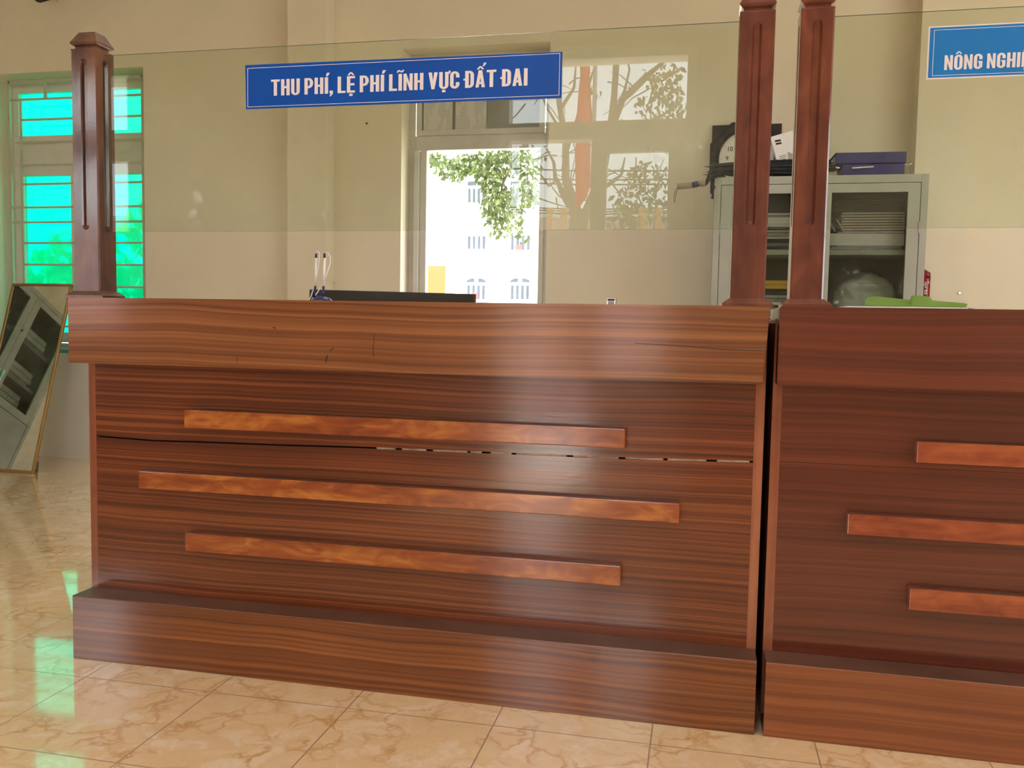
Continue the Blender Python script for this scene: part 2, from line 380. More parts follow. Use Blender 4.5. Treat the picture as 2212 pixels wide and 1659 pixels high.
def leafmat(name, a, b_, tr=.5):
    m, n, b = mat(name); out = n.nodes['Material Output']; t = add(n, 'ShaderNodeTexCoord')
    q = noise_tex(n, t.outputs['Object'], 9, 2); c = ramp(n, q.outputs[0], [(.35, hexc(a)), (.65, hexc(b_))])
    n.links.new(c, b.inputs['Base Color']); b.inputs['Roughness'].default_value = .5
    tl = add(n, 'ShaderNodeBsdfTranslucent'); n.links.new(c, tl.inputs[0]); ms = add(n, 'ShaderNodeMixShader'); ms.inputs[0].default_value = tr
    n.links.new(b.outputs[0], ms.inputs[1]); n.links.new(tl.outputs[0], ms.inputs[2]); n.links.new(ms.outputs[0], out.inputs[0]); return m
M['leaf'] = leafmat('olive_leaves', '#3a4526', '#586434'); M['leaf2'] = leafmat('dark_leaves', '#4a9a40', '#64b450')  # olive leaf colour, and a brighter green for the bushes
M['bark'] = plain('grey_bark', '#6c5f50', .9, var=.25, scale=6)
M['flag'] = leafmat('red_flag_cloth', '#d83a2c', '#e8482f', .4)
M['fence'] = plain('ochre_painted_post', '#c89452', .7)
M['concrete'] = plain('yard_concrete', '#d2cec4', .9, var=.12, scale=2)
M['wire'] = plain('black_cable', '#33333a', .7)
def mirrormat():
    m, n, b = mat('old_mirror_glass'); t = add(n, 'ShaderNodeTexCoord'); q = noise_tex(n, t.outputs['Object'], 5, 5, .65)
    b.inputs['Metallic'].default_value = 1; n.links.new(ramp(n, q.outputs[0], [(.3, hexc('#b8bcb4')), (.7, hexc('#d6d8d0'))]), b.inputs['Base Color'])
    n.links.new(ramp(n, q.outputs[0], [(.5, (.0, .0, .0)), (.8, (.12, .12, .12))]), b.inputs['Roughness']); return m
M['mirror'] = mirrormat()
def bagmat():
    m, n, b = mat('thin_white_plastic_bag'); out = n.nodes['Material Output']; t = add(n, 'ShaderNodeTexCoord')
    b.inputs['Base Color'].default_value = hexc('#b9bdb2'); b.inputs['Roughness'].default_value = .3
    v = n.nodes.new('ShaderNodeTexVoronoi'); v.inputs['Scale'].default_value = 14; v.feature = 'DISTANCE_TO_EDGE'
    n.links.new(t.outputs['Object'], v.inputs['Vector']); n.links.new(bump(n, v.outputs['Distance'], .7, .02), b.inputs['Normal']); return m
M['bag'] = bagmat()
def doc_mat():
    m, n, b = mat('mirrored_notice_print'); t = add(n, 'ShaderNodeTexCoord'); sp = n.nodes.new('ShaderNodeSeparateXYZ'); n.links.new(t.outputs['Object'], sp.inputs[0])
    l = math_n(n, 'GREATER_THAN', math_n(n, 'FRACT', math_n(n, 'MULTIPLY', sp.outputs[2], 90)), .6)
    nz_ = noise_tex(n, mapping(n, t.outputs['Object'], (25, 1, 9)), 1, 2); l = math_n(n, 'MULTIPLY', l, math_n(n, 'GREATER_THAN', nz_.outputs[0], .48))
    n.links.new(mixc(n, l, hexc('#c9c7c0'), hexc('#aaa8a2')), b.inputs['Base Color']); b.inputs['Roughness'].default_value = .7; return m
M['doc'] = doc_mat()

# ------------------------------------------------------------------ lettering (condensed heavy capitals, drawn here)
def arc(cx, cy, ro, ri, a0, a1, n=14):
    a = [(cx+ro[0]*math.cos(math.radians(a0+(a1-a0)*k/n)), cy+ro[1]*math.sin(math.radians(a0+(a1-a0)*k/n))) for k in range(n+1)]
    b = [(cx+ri[0]*math.cos(math.radians(a0+(a1-a0)*k/n)), cy+ri[1]*math.sin(math.radians(a0+(a1-a0)*k/n))) for k in range(n+1)]
    return [[a[k], a[k+1], b[k+1], b[k]] for k in range(n)]
def rect(x0, y0, x1, y1): return [(x0, y0), (x1, y0), (x1, y1), (x0, y1)]
LW, LS, LH = .44, .165, .13
def glyph(ch):
    W, s, h = LW, LS, LH; m = W/2; P = []
    if ch == 'T': P = [rect(0, 1-h, W, 1), rect(m-s/2, 0, m+s/2, 1-h)]
    elif ch == 'H': P = [rect(0, 0, s, 1), rect(W-s, 0, W, 1), rect(s, .44, W-s, .44+h)]
    elif ch in 'UƯ': P = [rect(0, .22, s, 1), rect(W-s, .22, W, 1)]+arc(m, .22, (m, .23), (m-s, .11), 180, 360)
    elif ch == 'P': P = [rect(0, 0, s, 1), rect(s, 1-h, m, 1), rect(s, .38, m, .38+h)]+arc(m, .69, (m, .31), (m-s, .18), -90, 90)
    elif ch == 'I': P = [rect(0, 0, s, 1)]; W = s
    elif ch == 'L': P = [rect(0, 0, s, 1), rect(s, 0, W*.88, h)]; W = W*.88
    elif ch == 'E': P = [rect(0, 0, s, 1), rect(s, 0, W*.9, h), rect(s, 1-h, W*.9, 1), rect(s, .44, W*.84, .44+h)]; W = W*.9
    elif ch == 'N': P = [rect(0, 0, s*.88, 1), rect(W-s*.88, 0, W, 1), [(s*.8, 1), (s*.1, 1), (W-s*.8, 0), (W-s*.1, 0)]]
    elif ch == 'V': P = [[(0, 1), (s, 1), (m+s*.32, 0), (m-s*.42, 0)], [(W, 1), (W-s, 1), (m-s*.32, 0), (m+s*.42, 0)]]
    elif ch == 'A': P = [[(0, 0), (s*.92, 0), (m+s*.3, 1), (m-s*.5, 1)], [(W, 0), (W-s*.92, 0), (m-s*.3, 1), (m+s*.5, 1)], rect(s*.8, .2, W-s*.8, .2+h*.9)]
    elif ch in 'CGO':
        P = [rect(0, .24, s, .76)]+arc(m, .76, (m, .25), (m-s, .12), 0, 180)+arc(m, .24, (m, .25), (m-s, .12), 180, 360)
        if ch == 'C': P += [rect(W-s, .64, W, .76), rect(W-s, .24, W, .36)]
        elif ch == 'G': P += [rect(W-s, .64, W, .76), rect(W-s, .1, W, .52), rect(m, .42, W, .52)]
        else: P += [rect(W-s, .24, W, .76)]
    elif ch == 'Đ':
        P = [rect(.03, 0, .03+s, 1), rect(.03+s, 0, m, h), rect(.03+s, 1-h, m, 1), rect(-.05, .44, m*.9, .44+h*.85), rect(W-s, .26, W, .74)]
        P += arc(m, .74, (m, .26), (m-s, .13), 0, 90)+arc(m, .26, (m, .26), (m-s, .13), 270, 360)
    elif ch == ',': P = [rect(0, 0, s, .17), [(s*.3, 0), (s, 0), (s, -.02), (s*.35, -.17), (0, -.17)]]; W = s
    if ch == 'Ư': P += [[(W, .86), (W+.09, .93), (W+.1, 1.06), (W, 1.06), (W, 1.0)]]
    return P, W
DEC = {'Í': ('I', 'a'), 'Ệ': ('E', 'cd'), 'Ĩ': ('I', 't'), 'Ự': ('Ư', 'd'), 'Ấ': ('A', 'cA'), 'Ô': ('O', 'c'), 'À': ('A', 'g')}
def layout(text, gap=.075, space=.24):
    P = []; x = 0
    for ch in text:
        if ch == ' ': x += space-gap; x += gap*0; continue
        base, acc = DEC.get(ch, (ch, '')); g, w = glyph(base); cx = w/2
        for a in acc:
            if a == 'a': g.append([(cx-.03, 1.07), (cx+.07, 1.07), (cx+.17, 1.27), (cx+.02, 1.27)])
            if a == 'A': g.append([(cx+.10, 1.24), (cx+.18, 1.24), (cx+.28, 1.44), (cx+.16, 1.44)])
            if a == 'c': g += [[(cx-.17, 1.06), (cx-.07, 1.06), (cx+.04, 1.24), (cx-.05, 1.24)], [(cx+.17, 1.06), (cx+.07, 1.06), (cx-.04, 1.24), (cx+.05, 1.24)]]
            if a == 't': g += [[(cx-.17, 1.08), (cx-.13, 1.08), (cx-.05, 1.15), (cx-.06, 1.24), (cx-.15, 1.19)], [(cx-.06, 1.24), (cx-.05, 1.15), (cx+.06, 1.08), (cx+.06, 1.17)], [(cx+.06, 1.08), (cx+.15, 1.13), (cx+.18, 1.24), (cx+.13, 1.24), (cx+.06, 1.17)]]
            if a == 'd': g.append(rect(cx-.08, -.2, cx+.08, -.06))
        P += [[(px+x, py) for px, py in poly] for poly in g]; x += w+gap
    return P, x-gap
def lettering(name, text, x0, z0, height, width, y, m, parent, depth=.0006, font=None):
    P, w = layout(text); sx = (width/w) if width else height
    mb = MB()
    for i, poly in enumerate(P): mb.prism([(x0+a*sx, y, z0+b*height) for a, b in poly], (0, -depth-i*2e-6, 0))
    return mb.build(name, m, parent)
def font_mesh(name, text, size, mat_, parent, loc, rot, sx=1):
    cu = bpy.data.curves.new('tmp', 'FONT'); cu.body = text; cu.size = size; cu.extrude = .0008; cu.align_x = 'CENTER'; cu.align_y = 'CENTER'
    tmp = bpy.data.objects.new('tmp', cu); COL.objects.link(tmp)
    dg = bpy.context.evaluated_depsgraph_get(); dg.update()
    me = bpy.data.meshes.new_from_object(tmp.evaluated_get(dg)); bpy.data.objects.remove(tmp, do_unlink=True)
    me.materials.clear(); me.materials.append(mat_); me.name = name
    o = bpy.data.objects.new(name, me); COL.objects.link(o)
    o.parent = parent; o.location = Vector(loc)-parent_world(parent); o.rotation_euler = rot; o.scale = (sx, 1, 1); return o

# ------------------------------------------------------------------ the room
XL_, XR_, YF, YB, ZC = -4.3, 6.6, -3.2, 3.22, 3.6
box_ = lambda mb, *a, **k: mb.box(*a, **k)
def wall_x(name, mat_, x0, x1, y0, y1, holes, z1=ZC, kind='structure'):
    """wall running along x with rectangular holes (x0,x1,z0,z1)"""
    xs = sorted({x0, x1, *[h[0] for h in holes], *[h[1] for h in holes]})
    mb = MB()
    for a, b in zip(xs, xs[1:]):
        hs = sorted([(h[2], h[3]) for h in holes if h[0] <= a+1e-6 and h[1] >= b-1e-6]); z = 0
        for (h0, h1) in hs:
            if h0 > z+1e-6: mb.box(a, b, y0, y1, z, h0)
            z = h1
        if z < z1-1e-6: mb.box(a, b, y0, y1, z, z1)
    bmesh.ops.remove_doubles(mb.bm, verts=mb.bm.verts, dist=1e-5)
    o = mb.build(name, mat_); o['kind'] = kind; return o
fl = box('floor', M['tiles'], None, XL_-.2, XR_+.2, YF-.2, 3.7, -.1, 0); fl['kind'] = 'structure'
ce = box('ceiling', M['ceiling'], None, XL_-.2, XR_+.2, YF-.2, 3.7, ZC, ZC+.15); ce['kind'] = 'structure'
WG = (-3.25, -2.0, .775, 2.75)
WB = (-.13, .842, .55, 2.79)
wall_x('wall_back_left', M['wall'], XL_, -.87, 3.22, 3.5, [WG])
wall_x('wall_back', M['wall'], -.60, 2.967, 3.25, 3.5, [WB])
wall_x('wall_back_right', M['wall'], 3.26, XR_, 3.25, 3.5, [])
for i, (a, b) in enumerate(((-.87, -.60), (2.967, 3.26))):
    o = box('trim_%d' % (i+1), M['wall'], None, a, b, 3.12, 3.5, 0, ZC); o['kind'] = 'structure'
o = box('baseboard_back', M['wall_low'], None, XL_, -.87, 3.214, 3.22, 0, .76); o['kind'] = 'structure'
D1 = (.50, 1.745, 0, 2.76)
W3 = (-3.2, -2.17, .9, 2.8)
W4 = (4.65, 6.35, .8, 2.7)
wall_x('wall_front', M['wall_dimmed'], XL_, XR_, YF-.2, YF, [D1, W3, W4])
o = MB().box(XL_-.2, XL_, YF-.2, 3.5, 0, ZC).build('wall_left', M['wall']); o['kind'] = 'structure'
mb = MB(); mb.box(XR_, XR_+.2, YF-.2, 3.5, 0, .8).box(XR_, XR_+.2, YF-.2, 3.5, 2.6, ZC).box(XR_, XR_+.2, YF-.2, -2.3, .8, 2.6).box(XR_, XR_+.2, 1.1, 3.5, .8, 2.6)
o = mb.build('wall_right', M['wall']); o['kind'] = 'structure'

def ring(x0, x1, z0, z1, w, y0, y1, bev=.002):
    mb = MB(); mb.box(x0, x1, y0, y1, z0, z0+w, bev).box(x0, x1, y0, y1, z1-w, z1, bev)
    mb.box(x0, x0+w, y0, y1, z0+w, z1-w, bev).box(x1-w, x1, y0, y1, z0+w, z1-w, bev); return mb
# window_1: green glass window with iron grille, back left
w1 = structure('window_1', (-2.6, 3.42, .775))
mb = ring(-3.25, -2.0, .775, 2.75, .05, 3.40, 3.46)
mb.box(-3.2, -2.05, 3.40, 3.46, 2.13, 2.30, .003)
mb.box(-2.65, -2.59, 3.40, 3.46, .83, 2.70, .002)
mb.build('window_frame', M['alu'], w1)
for (a, b, c, d, wd) in ((-3.2, -2.65, 2.30, 2.70, .045), (-2.59, -2.05, 2.30, 2.70, .045), (-3.2, -2.65, .83, 2.13, .075), (-2.59, -2.05, .83, 2.13, .075)):
    s = ring(a, b, c, d, wd, 3.385, 3.42).build('sash', M['alu'], w1)
    MB().box(a+wd*.8, b-wd*.8, 3.405, 3.409, c+wd*.8, d-wd*.8).build('pane', M['green_glass'], s)
mb = MB()
gz = [2.585, 2.44, 2.28, 2.115, 1.98, 1.812, 1.705, 1.555, 1.398, 1.24, 1.08, .95]
for z in gz:
    xl = -3.155 if z in (2.585, 1.812, 1.705) else -3.06
    mb.box(xl, -2.055 if z in (1.812, 1.705, 2.585) else -2.07, 3.295, 3.307, z-.007, z+.007)
for x in (-3.155, -2.06): mb.box(x-.009, x+.009, 3.29, 3.308, .80, 2.72)
for x in (-3.06, -2.60): mb.box(x-.007, x+.007, 3.294, 3.306, .80, 2.585)
mb.box(-3.155, -2.06, 3.29, 3.308, 2.70, 2.72); mb.box(-3.155, -2.06, 3.29, 3.308, .80, .815)
for x in (-2.85, -2.36): mb.box(x-.009, x+.009, 3.292, 3.308, 2.585, 2.71)
mb.build('grille', M['grille'], w1)
MB().box(-3.25, -2.0, 3.215, 3.40, .76, .782).build('sill', M['sill'], w1)

# window_2: open window in the back wall with a transom
w2 = structure('window_2', (.36, 3.42, .55))
mb = ring(-.13, .842, .55, 2.79, .045, 3.40, 3.46)
mb.box(-.085, .797, 3.40, 3.46, 2.17, 2.265, .003)
mb.build('window_frame', M['alu2'], w2)
s = ring(-.075, .79, 2.265, 2.745, .035, 3.39, 3.43).build('transom_sash', M['alu2'], w2)
MB().box(-.045, .76, 3.41, 3.414, 2.295, 2.72).build('pane', M['film'], s)
mb = MB().box(-.085, -.05, 3.37, 3.43, .6, 2.165, .003).box(-.045, .0, 3.385, 3.44, .6, 2.165, .003)
mb.box(.765, .797, 3.385, 3.44, .6, 2.165, .003)
mb.build('sliding_stile', M['alu2'], w2)
for i, (a, b) in enumerate(((-.03, .17), (.19, .40))):
    nt_ = MB().box(a, b, 3.400, 3.4015, 2.30, 2.71).build('notice_reflection', M['doc'])  # flat sheets standing in for a notice board reflected in the transom
    tag(nt_, ('left sheet painted as a notice reflected in the transom glass, below the blue sign', 'right sheet painted as a notice reflected in the transom glass, below the blue sign')[i], 'notice', 'painted notice reflections on the transom')

# door_1: double door with transom in the front wall (seen mirrored in the counter glass)
d1 = structure('door_1', (1.12, -3.3, 0))
mb = MB().box(.50, .565, -3.36, -3.24, 0, 2.76, .003).box(1.685, 1.745, -3.36, -3.24, 0, 2.76, .003)
mb.box(.565, 1.685, -3.36, -3.24, 2.70, 2.76, .003).box(.565, 1.685, -3.36, -3.24, 2.205, 2.315, .003)
mb.build('door_frame', M['alu'], d1)
def leaf(x0, x1, y0, rot=None, piv=None):
    mb = MB(); w = .10
    for a in ((x0, x0+w, 0.01, 2.2), (x1-w, x1, .01, 2.2), (x0+w, x1-w, 2.12, 2.2), (x0+w, x1-w, .01, .75)):
        mb.box(a[0], a[1], y0, y0+.04, a[2], a[3], .003, rot=rot, piv=piv)
    q = mb.build('door_leaf', M['alu'], d1)
    MB().box(x0+w, x1-w, y0+.018, y0+.022, .75, 2.12, rot=rot, piv=piv).build('pane', M['clear'], q)
    MB().box(x0+.04, x0+.06, y0-.03, y0+.07, .95, 1.1, .004, rot=rot, piv=piv).build('handle', M['chrome'], q)
leaf(1.10, 1.685, -3.31)
leaf(.565, 1.12, -3.31, Matrix.Rotation(math.radians(-95), 4, 'Z'), (.565, -3.36, 0))
# window_3: front window mirrored in the glass; window_4: unseen, added for more daylight
def simple_window(n, h, mull):
    w = structure('window_%d' % n, ((h[0]+h[1])/2, -3.3, h[2]))
    mb = ring(h[0], h[1], h[2], h[3], .06, -3.34, -3.26)
    mb.box(h[0]+.06, h[1]-.06, -3.34, -3.26, 2.14, 2.36)
    for x in mull: mb.box(x-.03, x+.03, -3.34, -3.26, h[2]+.06, h[3]-.06)
    mb.build('window_frame', M['alu'], w)
    MB().box(h[0]+.06, h[1]-.06, -3.302, -3.298, h[2]+.06, h[3]-.06).build('pane', M['clear'], w)
simple_window(3, W3, (-2.68,)); simple_window(4, W4, (5.22, 5.78))
w5 = structure('window_5', (6.7, -.6, .8))  # unseen right wall window, added for side light
mb = MB()
for (a, b, c, d) in ((-2.3, 1.1, .8, .86), (-2.3, 1.1, 2.54, 2.6), (-2.3, -2.24, .86, 2.54), (1.04, 1.1, .86, 2.54), (-.63, -.57, .86, 2.54)): mb.box(6.66, 6.74, a, b, c, d)
mb.build('window_frame', M['alu'], w5)
MB().box(6.698, 6.702, -2.24, 1.04, .86, 2.54).build('pane', M['clear'], w5)

for i, (x, y) in enumerate(FILL_LAMPS):
    t = thing('added_ceiling_lamp', (x, y, ZC), 'unseen white ceiling lamp added for fill light ' + ('over the waiting side' if y < 0 else 'over the staff side') + (' near the left wall', ' in the middle of the room', ' near the right wall')[i % 3], 'lamp', 'added ceiling fill lamps')
    ring_ = MB().box(x-.6, x+.6, y-.15, y+.15, 3.56, 3.6, .004); ring_.build('fill_lamp_housing', M['white'], t)
# ------------------------------------------------------------------ service counters
ZT, ZA, ZP, YR = 1.085, .892, .192, .088
def post_mesh(cx, w=.084, y0=.014):
    y1 = y0+.075; hw = w/2; mb = MB()
    def prof(z, dx, nd, nw, s=0):
        """outline with a groove of depth nd, half width nw on the front and both sides"""
        a, b, c, d = cx-hw+s, cx+hw-s, y0+s, y1-s; my = (c+d)/2; e = .004
        nw = max(nw, .0008)
        P = [(a, c+e), (a+e, c), (cx-nw, c), (cx-nw*.55, c+nd), (cx+nw*.55, c+nd), (cx+nw, c), (b-e, c), (b, c+e),
             (b, my-nw), (b-nd, my-nw*.55), (b-nd, my+nw*.55), (b, my+nw), (b, d), (a, d), (a, my+nw), (a+nd, my+nw*.55), (a+nd, my-nw*.55), (a, my-nw)]
        return [(x, y, z) for x, y in P]
    rings = [prof(1.094, 0, 0, .0), prof(1.282, 0, 0, .0), prof(1.283, 0, .002, .006), prof(1.287, 0, .006, .010), prof(1.296, 0, .009, .0115), prof(1.756, 0, .009, .0115), prof(1.766, 0, .006, .010), prof(1.770, 0, .002, .006), prof(1.771, 0, 0, 0), prof(1.797, 0, 0, 0)]
    mb.loft(rings); return mb
def sqr(cx, cy, hx, hy, z): return [(cx-hx, cy-hy, z), (cx+hx, cy-hy, z), (cx+hx, cy+hy, z), (cx-hx, cy+hy, z)]
def make_post(cx, m, root, w=.084):
    cy = .014+.0375; q = post_mesh(cx, w).build('post', m, root); h = w/2; k = .0375
    mb = MB().loft([sqr(cx, cy, h, k, 1.7972), sqr(cx, cy, h-.001, k-.001, 1.800), sqr(cx, cy, h-.009, k-.009, 1.803), sqr(cx, cy, h-.009, k-.009, 1.808), sqr(cx, cy, h-.004, k-.004, 1.811), sqr(cx, cy, h+.001, k+.001, 1.815), sqr(cx, cy, h+.001, k+.001, 1.819), sqr(cx, cy, h-.016, k-.016, 1.850), sqr(cx, cy, h-.022, k-.022, 1.853)])
    mb.build('post_cap', m, q)
    mb = MB().loft([sqr(cx, cy, h+.019, k+.013, 1.085), sqr(cx, cy, h+.019, k+.013, 1.0915), sqr(cx, cy, h+.013, k+.009, 1.0965), sqr(cx, cy, h+.004, k+.003, 1.1025), sqr(cx, cy, h+.003, k+.002, 1.104)])
    mb.build('post_base', m, q)
def make_counter(X0, mats, label, skew=0, crack=True, first_post=None, second_post=None):
    W = 1.986; X1 = X0+W
    mm = mats
    r = thing('service_counter', (X0+W/2, .3, 0), label, 'counter')
    # apron board
    mb = MB().prism([(X0, 0, ZA), (X1-skew, 0, ZA), (X1, 0, ZT), (X0, 0, ZT)], (0, .05, 0))
    es = [e for e in mb.bm.edges]; bmesh.ops.bevel(mb.bm, geom=es, offset=.0022, segments=2, affect='EDGES')
    mb.build('apron', mm['apron'], r)
    if crack:
        for P_ in ([(590, 706), (597, 708), (596, 710), (589, 709)], [(512, 768), (513.5, 768), (513.5, 782), (512, 782)], [(706, 768), (709, 766), (706, 780), (702, 786), (703, 776)],
                   [(712, 757), (720, 751), (721, 753), (713, 759)], [(807, 722), (809, 722), (808.5, 738), (806.5, 752), (808, 770), (806, 770), (805, 752), (807, 738)]):
            MB().prism([tuple(at(a, b, -.0001)) for a, b in P_], (0, .0004, 0)).build('scratch_mark', M['darkcard'], r)
        MB().prism([tuple(at(a, b, -.0001)) for a, b in ((1372, 741), (1480, 747), (1560, 754), (1658, 758), (1658, 759.6), (1560, 755.6), (1480, 748.4), (1372, 742))], (0, .0004, 0)).build('veneer_split', M['darkcard'], r)
    MB().box(X0+.004, X1-.004, .05, .34, ZT-.03, ZT, .001).build('counter_top', mm['apron'], r)
    # side panels with edge bands
    for a in (X0-.002, X1-.022):
        MB().box(a, a+.024, YR+.001, .62, .0, ZT-.03).build('side_panel', mm['edge'], r)
    if crack: MB().box(X1+.0015, X1+.020, .30, .315, .0, ZT-.04).build('gap_shade_strip', M['dark_in'], r)  # dark strip added to stand in for the shade between the counters
    # body panels with the open crack between them
    cr = [(.014, .664), (.217, .659), (.356, .662), (.626, .665), (.856, .670), (1.078, .672), (1.621, .677), (1.964, .685)] if crack else [(.014, .690), (.6, .690), (1.3, .688), (1.964, .686)]
    g0, g1 = (.0018, .0032) if crack else (.0004, .0005)
    mb = MB(); pts = [(X0+x, YR, z+g1) for x, z in cr]; xa, xb = X0+.0222, X1-.0222
    pts[0] = (xa, YR, pts[0][2]); pts[-1] = (xb, YR, pts[-1][2])
    mb.prism(pts+[(xb, YR, ZT-.03), (xa, YR, ZT-.03)], (0, .016, 0)); mb.build('upper_panel', mm['panel'], r)
    mb = MB(); pts2 = [(p[0], YR, p[2]-g1-g0) for p in pts]
    mb.prism([(xa, YR, .02), (xb, YR, .02)]+pts2[::-1], (0, .016, 0)); mb.build('lower_panel', mm['panel'], r)
    MB().box(xa, xb, YR+.02, YR+.032, .05, ZT-.04).build('backing_board', M['dark_in'], r)
    if crack:
        mb = MB(); x = .93
        rr = random.Random(3)
        while x < 1.95:
            l = rr.uniform(.03, .14); z = .6715+(x-1.0)*.0135
            mb.box(X0+x, X0+min(x+l, 1.955), YR+.003, YR+.012, z-.0035, z+.0045); x += l+rr.uniform(.008, .03)
        mb.build('crack_light_strip', M['crack_light'], r)  # pale strips stand in for light showing through the crack
    # plinth: front board and dusty top ledge
    mb = MB().box(X0, X1, -.001, .018, 0, ZP-.0006, .0015); mb.build('plinth', mm['plinth'], r)
    MB().box(X0, X1, .0005, YR-.0003, ZP-.012, ZP, .0008).build('plinth_ledge', M['dusty_wood'], r)
    MB().box(X0, X1, .018, .60, .0, .02).build('bottom_board', M['dark_in'], r)
    # slats
    for i, (a, b, z0, z1) in enumerate(((.341, 1.635, .708, .7605), (.188, 1.781, .518, .5705), (.341, 1.633, .338, .3930))):
        mb = MB().box(X0+a, X0+b, .058, YR, z0, z1, .003, 2); q = mb.build('slat', mm['slat'], r)
        MB().box(X0+a+.004, X0+b-.004, .0625, YR-.0015, z1-.0006, z1+.0003).build('slat_top', M['dusty_wood'], q)
    make_post(X0+.056 if first_post is None else first_post, mm['post_a'], r, .086 if first_post is None else .078)
    make_post(X0+1.931 if second_post is None else second_post, mm['post_b'], r, .084)
    gx0 = (X0+.056 if first_post is None else first_post)+.036; gx1 = (X0+1.931 if second_post is None else second_post)-.036
    g = MB().box(gx0, gx1, .047, .052, 1.279, 1.787)
    for f in g.bm.faces:
        if abs(f.calc_center_median().z-1.279) < 1e-4 or abs(f.calc_center_median().z-1.787) < 1e-4: f.material_index = 1
    g.build('glass_screen', [M['glass'], M['glass_edge']], r)
    return r
make_counter(0.0, dict(apron=M['sapele_apron'], panel=M['sapele'], plinth=M['sapele_plinth'], slat=M['slat'], edge=M['edge'], post_a=M['post_dark'], post_b=M['post']),
             'brown varnished wooden service counter in the middle, with a crack across its front panel', skew=.012)
make_counter(2.008, dict(apron=M['sapele_red'], panel=M['sapele_red'], plinth=M['sapele_red_plinth'], slat=M['slat_red'], edge=M['edge'], post_a=M['post'], post_b=M['post']),
             'darker red wooden service counter at the right, green folder on top', crack=False, first_post=2.0705)
# signs stuck on the glass
YS = .0468
s1 = thing('counter_sign', (.98, YS, 1.62), 'long blue sign with THU PHI lettering stuck on the left glass screen', 'sign')
q0, q1 = at(530, 141, YS), at(1215, 112, YS); q2, q3 = at(1213, 212, YS), at(532, 236, YS)
mb = MB().prism([q3, q2, q1, q0], (0, -.001, 0)); mb.build('sign_board', M['blue'], s1)
def frame_line(x0, x1, z0, z1, w, y, m, parent, name='border_line'):
    mb = MB()
    for a in ((x0, x1, z0, z0+w), (x0, x1, z1-w, z1), (x0, x0+w, z0+w, z1-w), (x1-w, x1, z0+w, z1-w)): mb.box(a[0], a[1], y-.0004, y, a[2], a[3])
    return mb.build(name, m, parent)
sx0, sx1, sz0, sz1 = (q0.x+q3.x)/2, (q1.x+q2.x)/2, (q3.z+q2.z)/2, (q0.z+q1.z)/2
frame_line(sx0+.006, sx1-.006, sz0+.006, sz1-.006, .0013, YS-.001, M['letter'], s1)
lettering('lettering', 'THU PHÍ, LỆ PHÍ LĨNH VỰC ĐẤT ĐAI', sx0+.087*(sx1-sx0), sz0+.29*(sz1-sz0), .0440, .812*(sx1-sx0), YS-.001, M['letter'], s1)
s2 = thing('counter_sign', (2.8, YS, 1.63), 'blue sign with white border and NONG NGHIEP lettering stuck on the right glass', 'sign')
q0, q3 = at(2006, 58, YS), at(2001, 172, YS); ax = (q0.x+q3.x)/2; az0 = q3.z; az1 = q0.z
MB().box(ax, ax+1.0, YS-.001, YS, az0, az1).build('sign_border', M['letter'], s2)
MB().box(ax+.0032, ax+.9968, YS-.0014, YS-.001, az0+.0032, az1-.0032).build('sign_board', M['blue2'], s2)
frame_line(ax+.012, ax+.988, az0+.0075, az1-.0085, .0011, YS-.0014, M['letter'], s2)
lettering('lettering', 'NÔNG NGHIỆP V', ax+.038, az0+.020, .034, .232, YS-.0014, M['letter'], s2)

# ------------------------------------------------------------------ on the counters
# pen stand
px = at(691, 650, .11)
ps = thing('pen_stand', (px.x, .11, ZT), 'navy desk pen stand with two white pens on coiled cords, on the middle counter', 'pen holder')
B = Vector((px.x+.006, .11, ZT))
mb = MB(); rings = []
for (r_, z) in ((.030, 0), (.030, .003), (.024, .009), (.014, .014), (.005, .016)): rings.append([(B.x+r_*math.cos(k*math.pi/12), B.y+r_*math.sin(k*math.pi/12), B.z+z) for k in range(24)])
mb.loft(rings, smooth=True).build('base', M['navy'], ps)
MB().loft([[(B.x+r_*math.cos(k*math.pi/12), B.y+r_*math.sin(k*math.pi/12), B.z+z) for k in range(24)] for r_, z in ((.034, .0004), (.034, .0016), (.031, .002))]).build('base_rim', M['white'], ps)
for i, ((u0, v0), (u1, v1), (u2, v2), (u3, v3)) in enumerate((((683, 548), (683, 557), (681, 618), (679, 643)), ((701, 547), (701, 557), (699, 618), (697, 646)))):
    yy = .115-.006*i
    P = [at(a, b, yy) for a, b in ((u0, v0), (u1, v1), (u2, v2), (u3, v3))]
    MB().tube([P[3], P[2]], [.0042, .0034], 10).build('pen_socket', M['navy'], ps)
    q = MB().tube([P[2], P[1]], .0034, 10).build('pen', M['white'], ps)
    MB().tube([P[1], P[1].lerp(P[0], .7), P[0]], [.0036, .0036, .0028], 10).build('pen_cap', M['navy'], q)
cords = ([(683, 547), (686, 543), (690, 548), (689, 565), (685, 590), (680, 615), (672, 640), (668, 648)],
         [(702, 546), (708, 546), (714, 556), (713, 570), (706, 590), (698, 612), (684, 634), (673, 648)])
for c in cords:
    pp = [at(a, b, .125-.012*k/7) for k, (a, b) in enumerate(c)]
    for p in pp: p.z = max(p.z, ZT+.0022)
    sm = []
    for k in range(len(pp)-1):
        for t in (0, .33, .66): sm.append(pp[k].lerp(pp[k+1], t))
    sm.append(pp[-1]); MB().tube(sm, .0018, 6).build('coiled_cord', M['white'], ps)
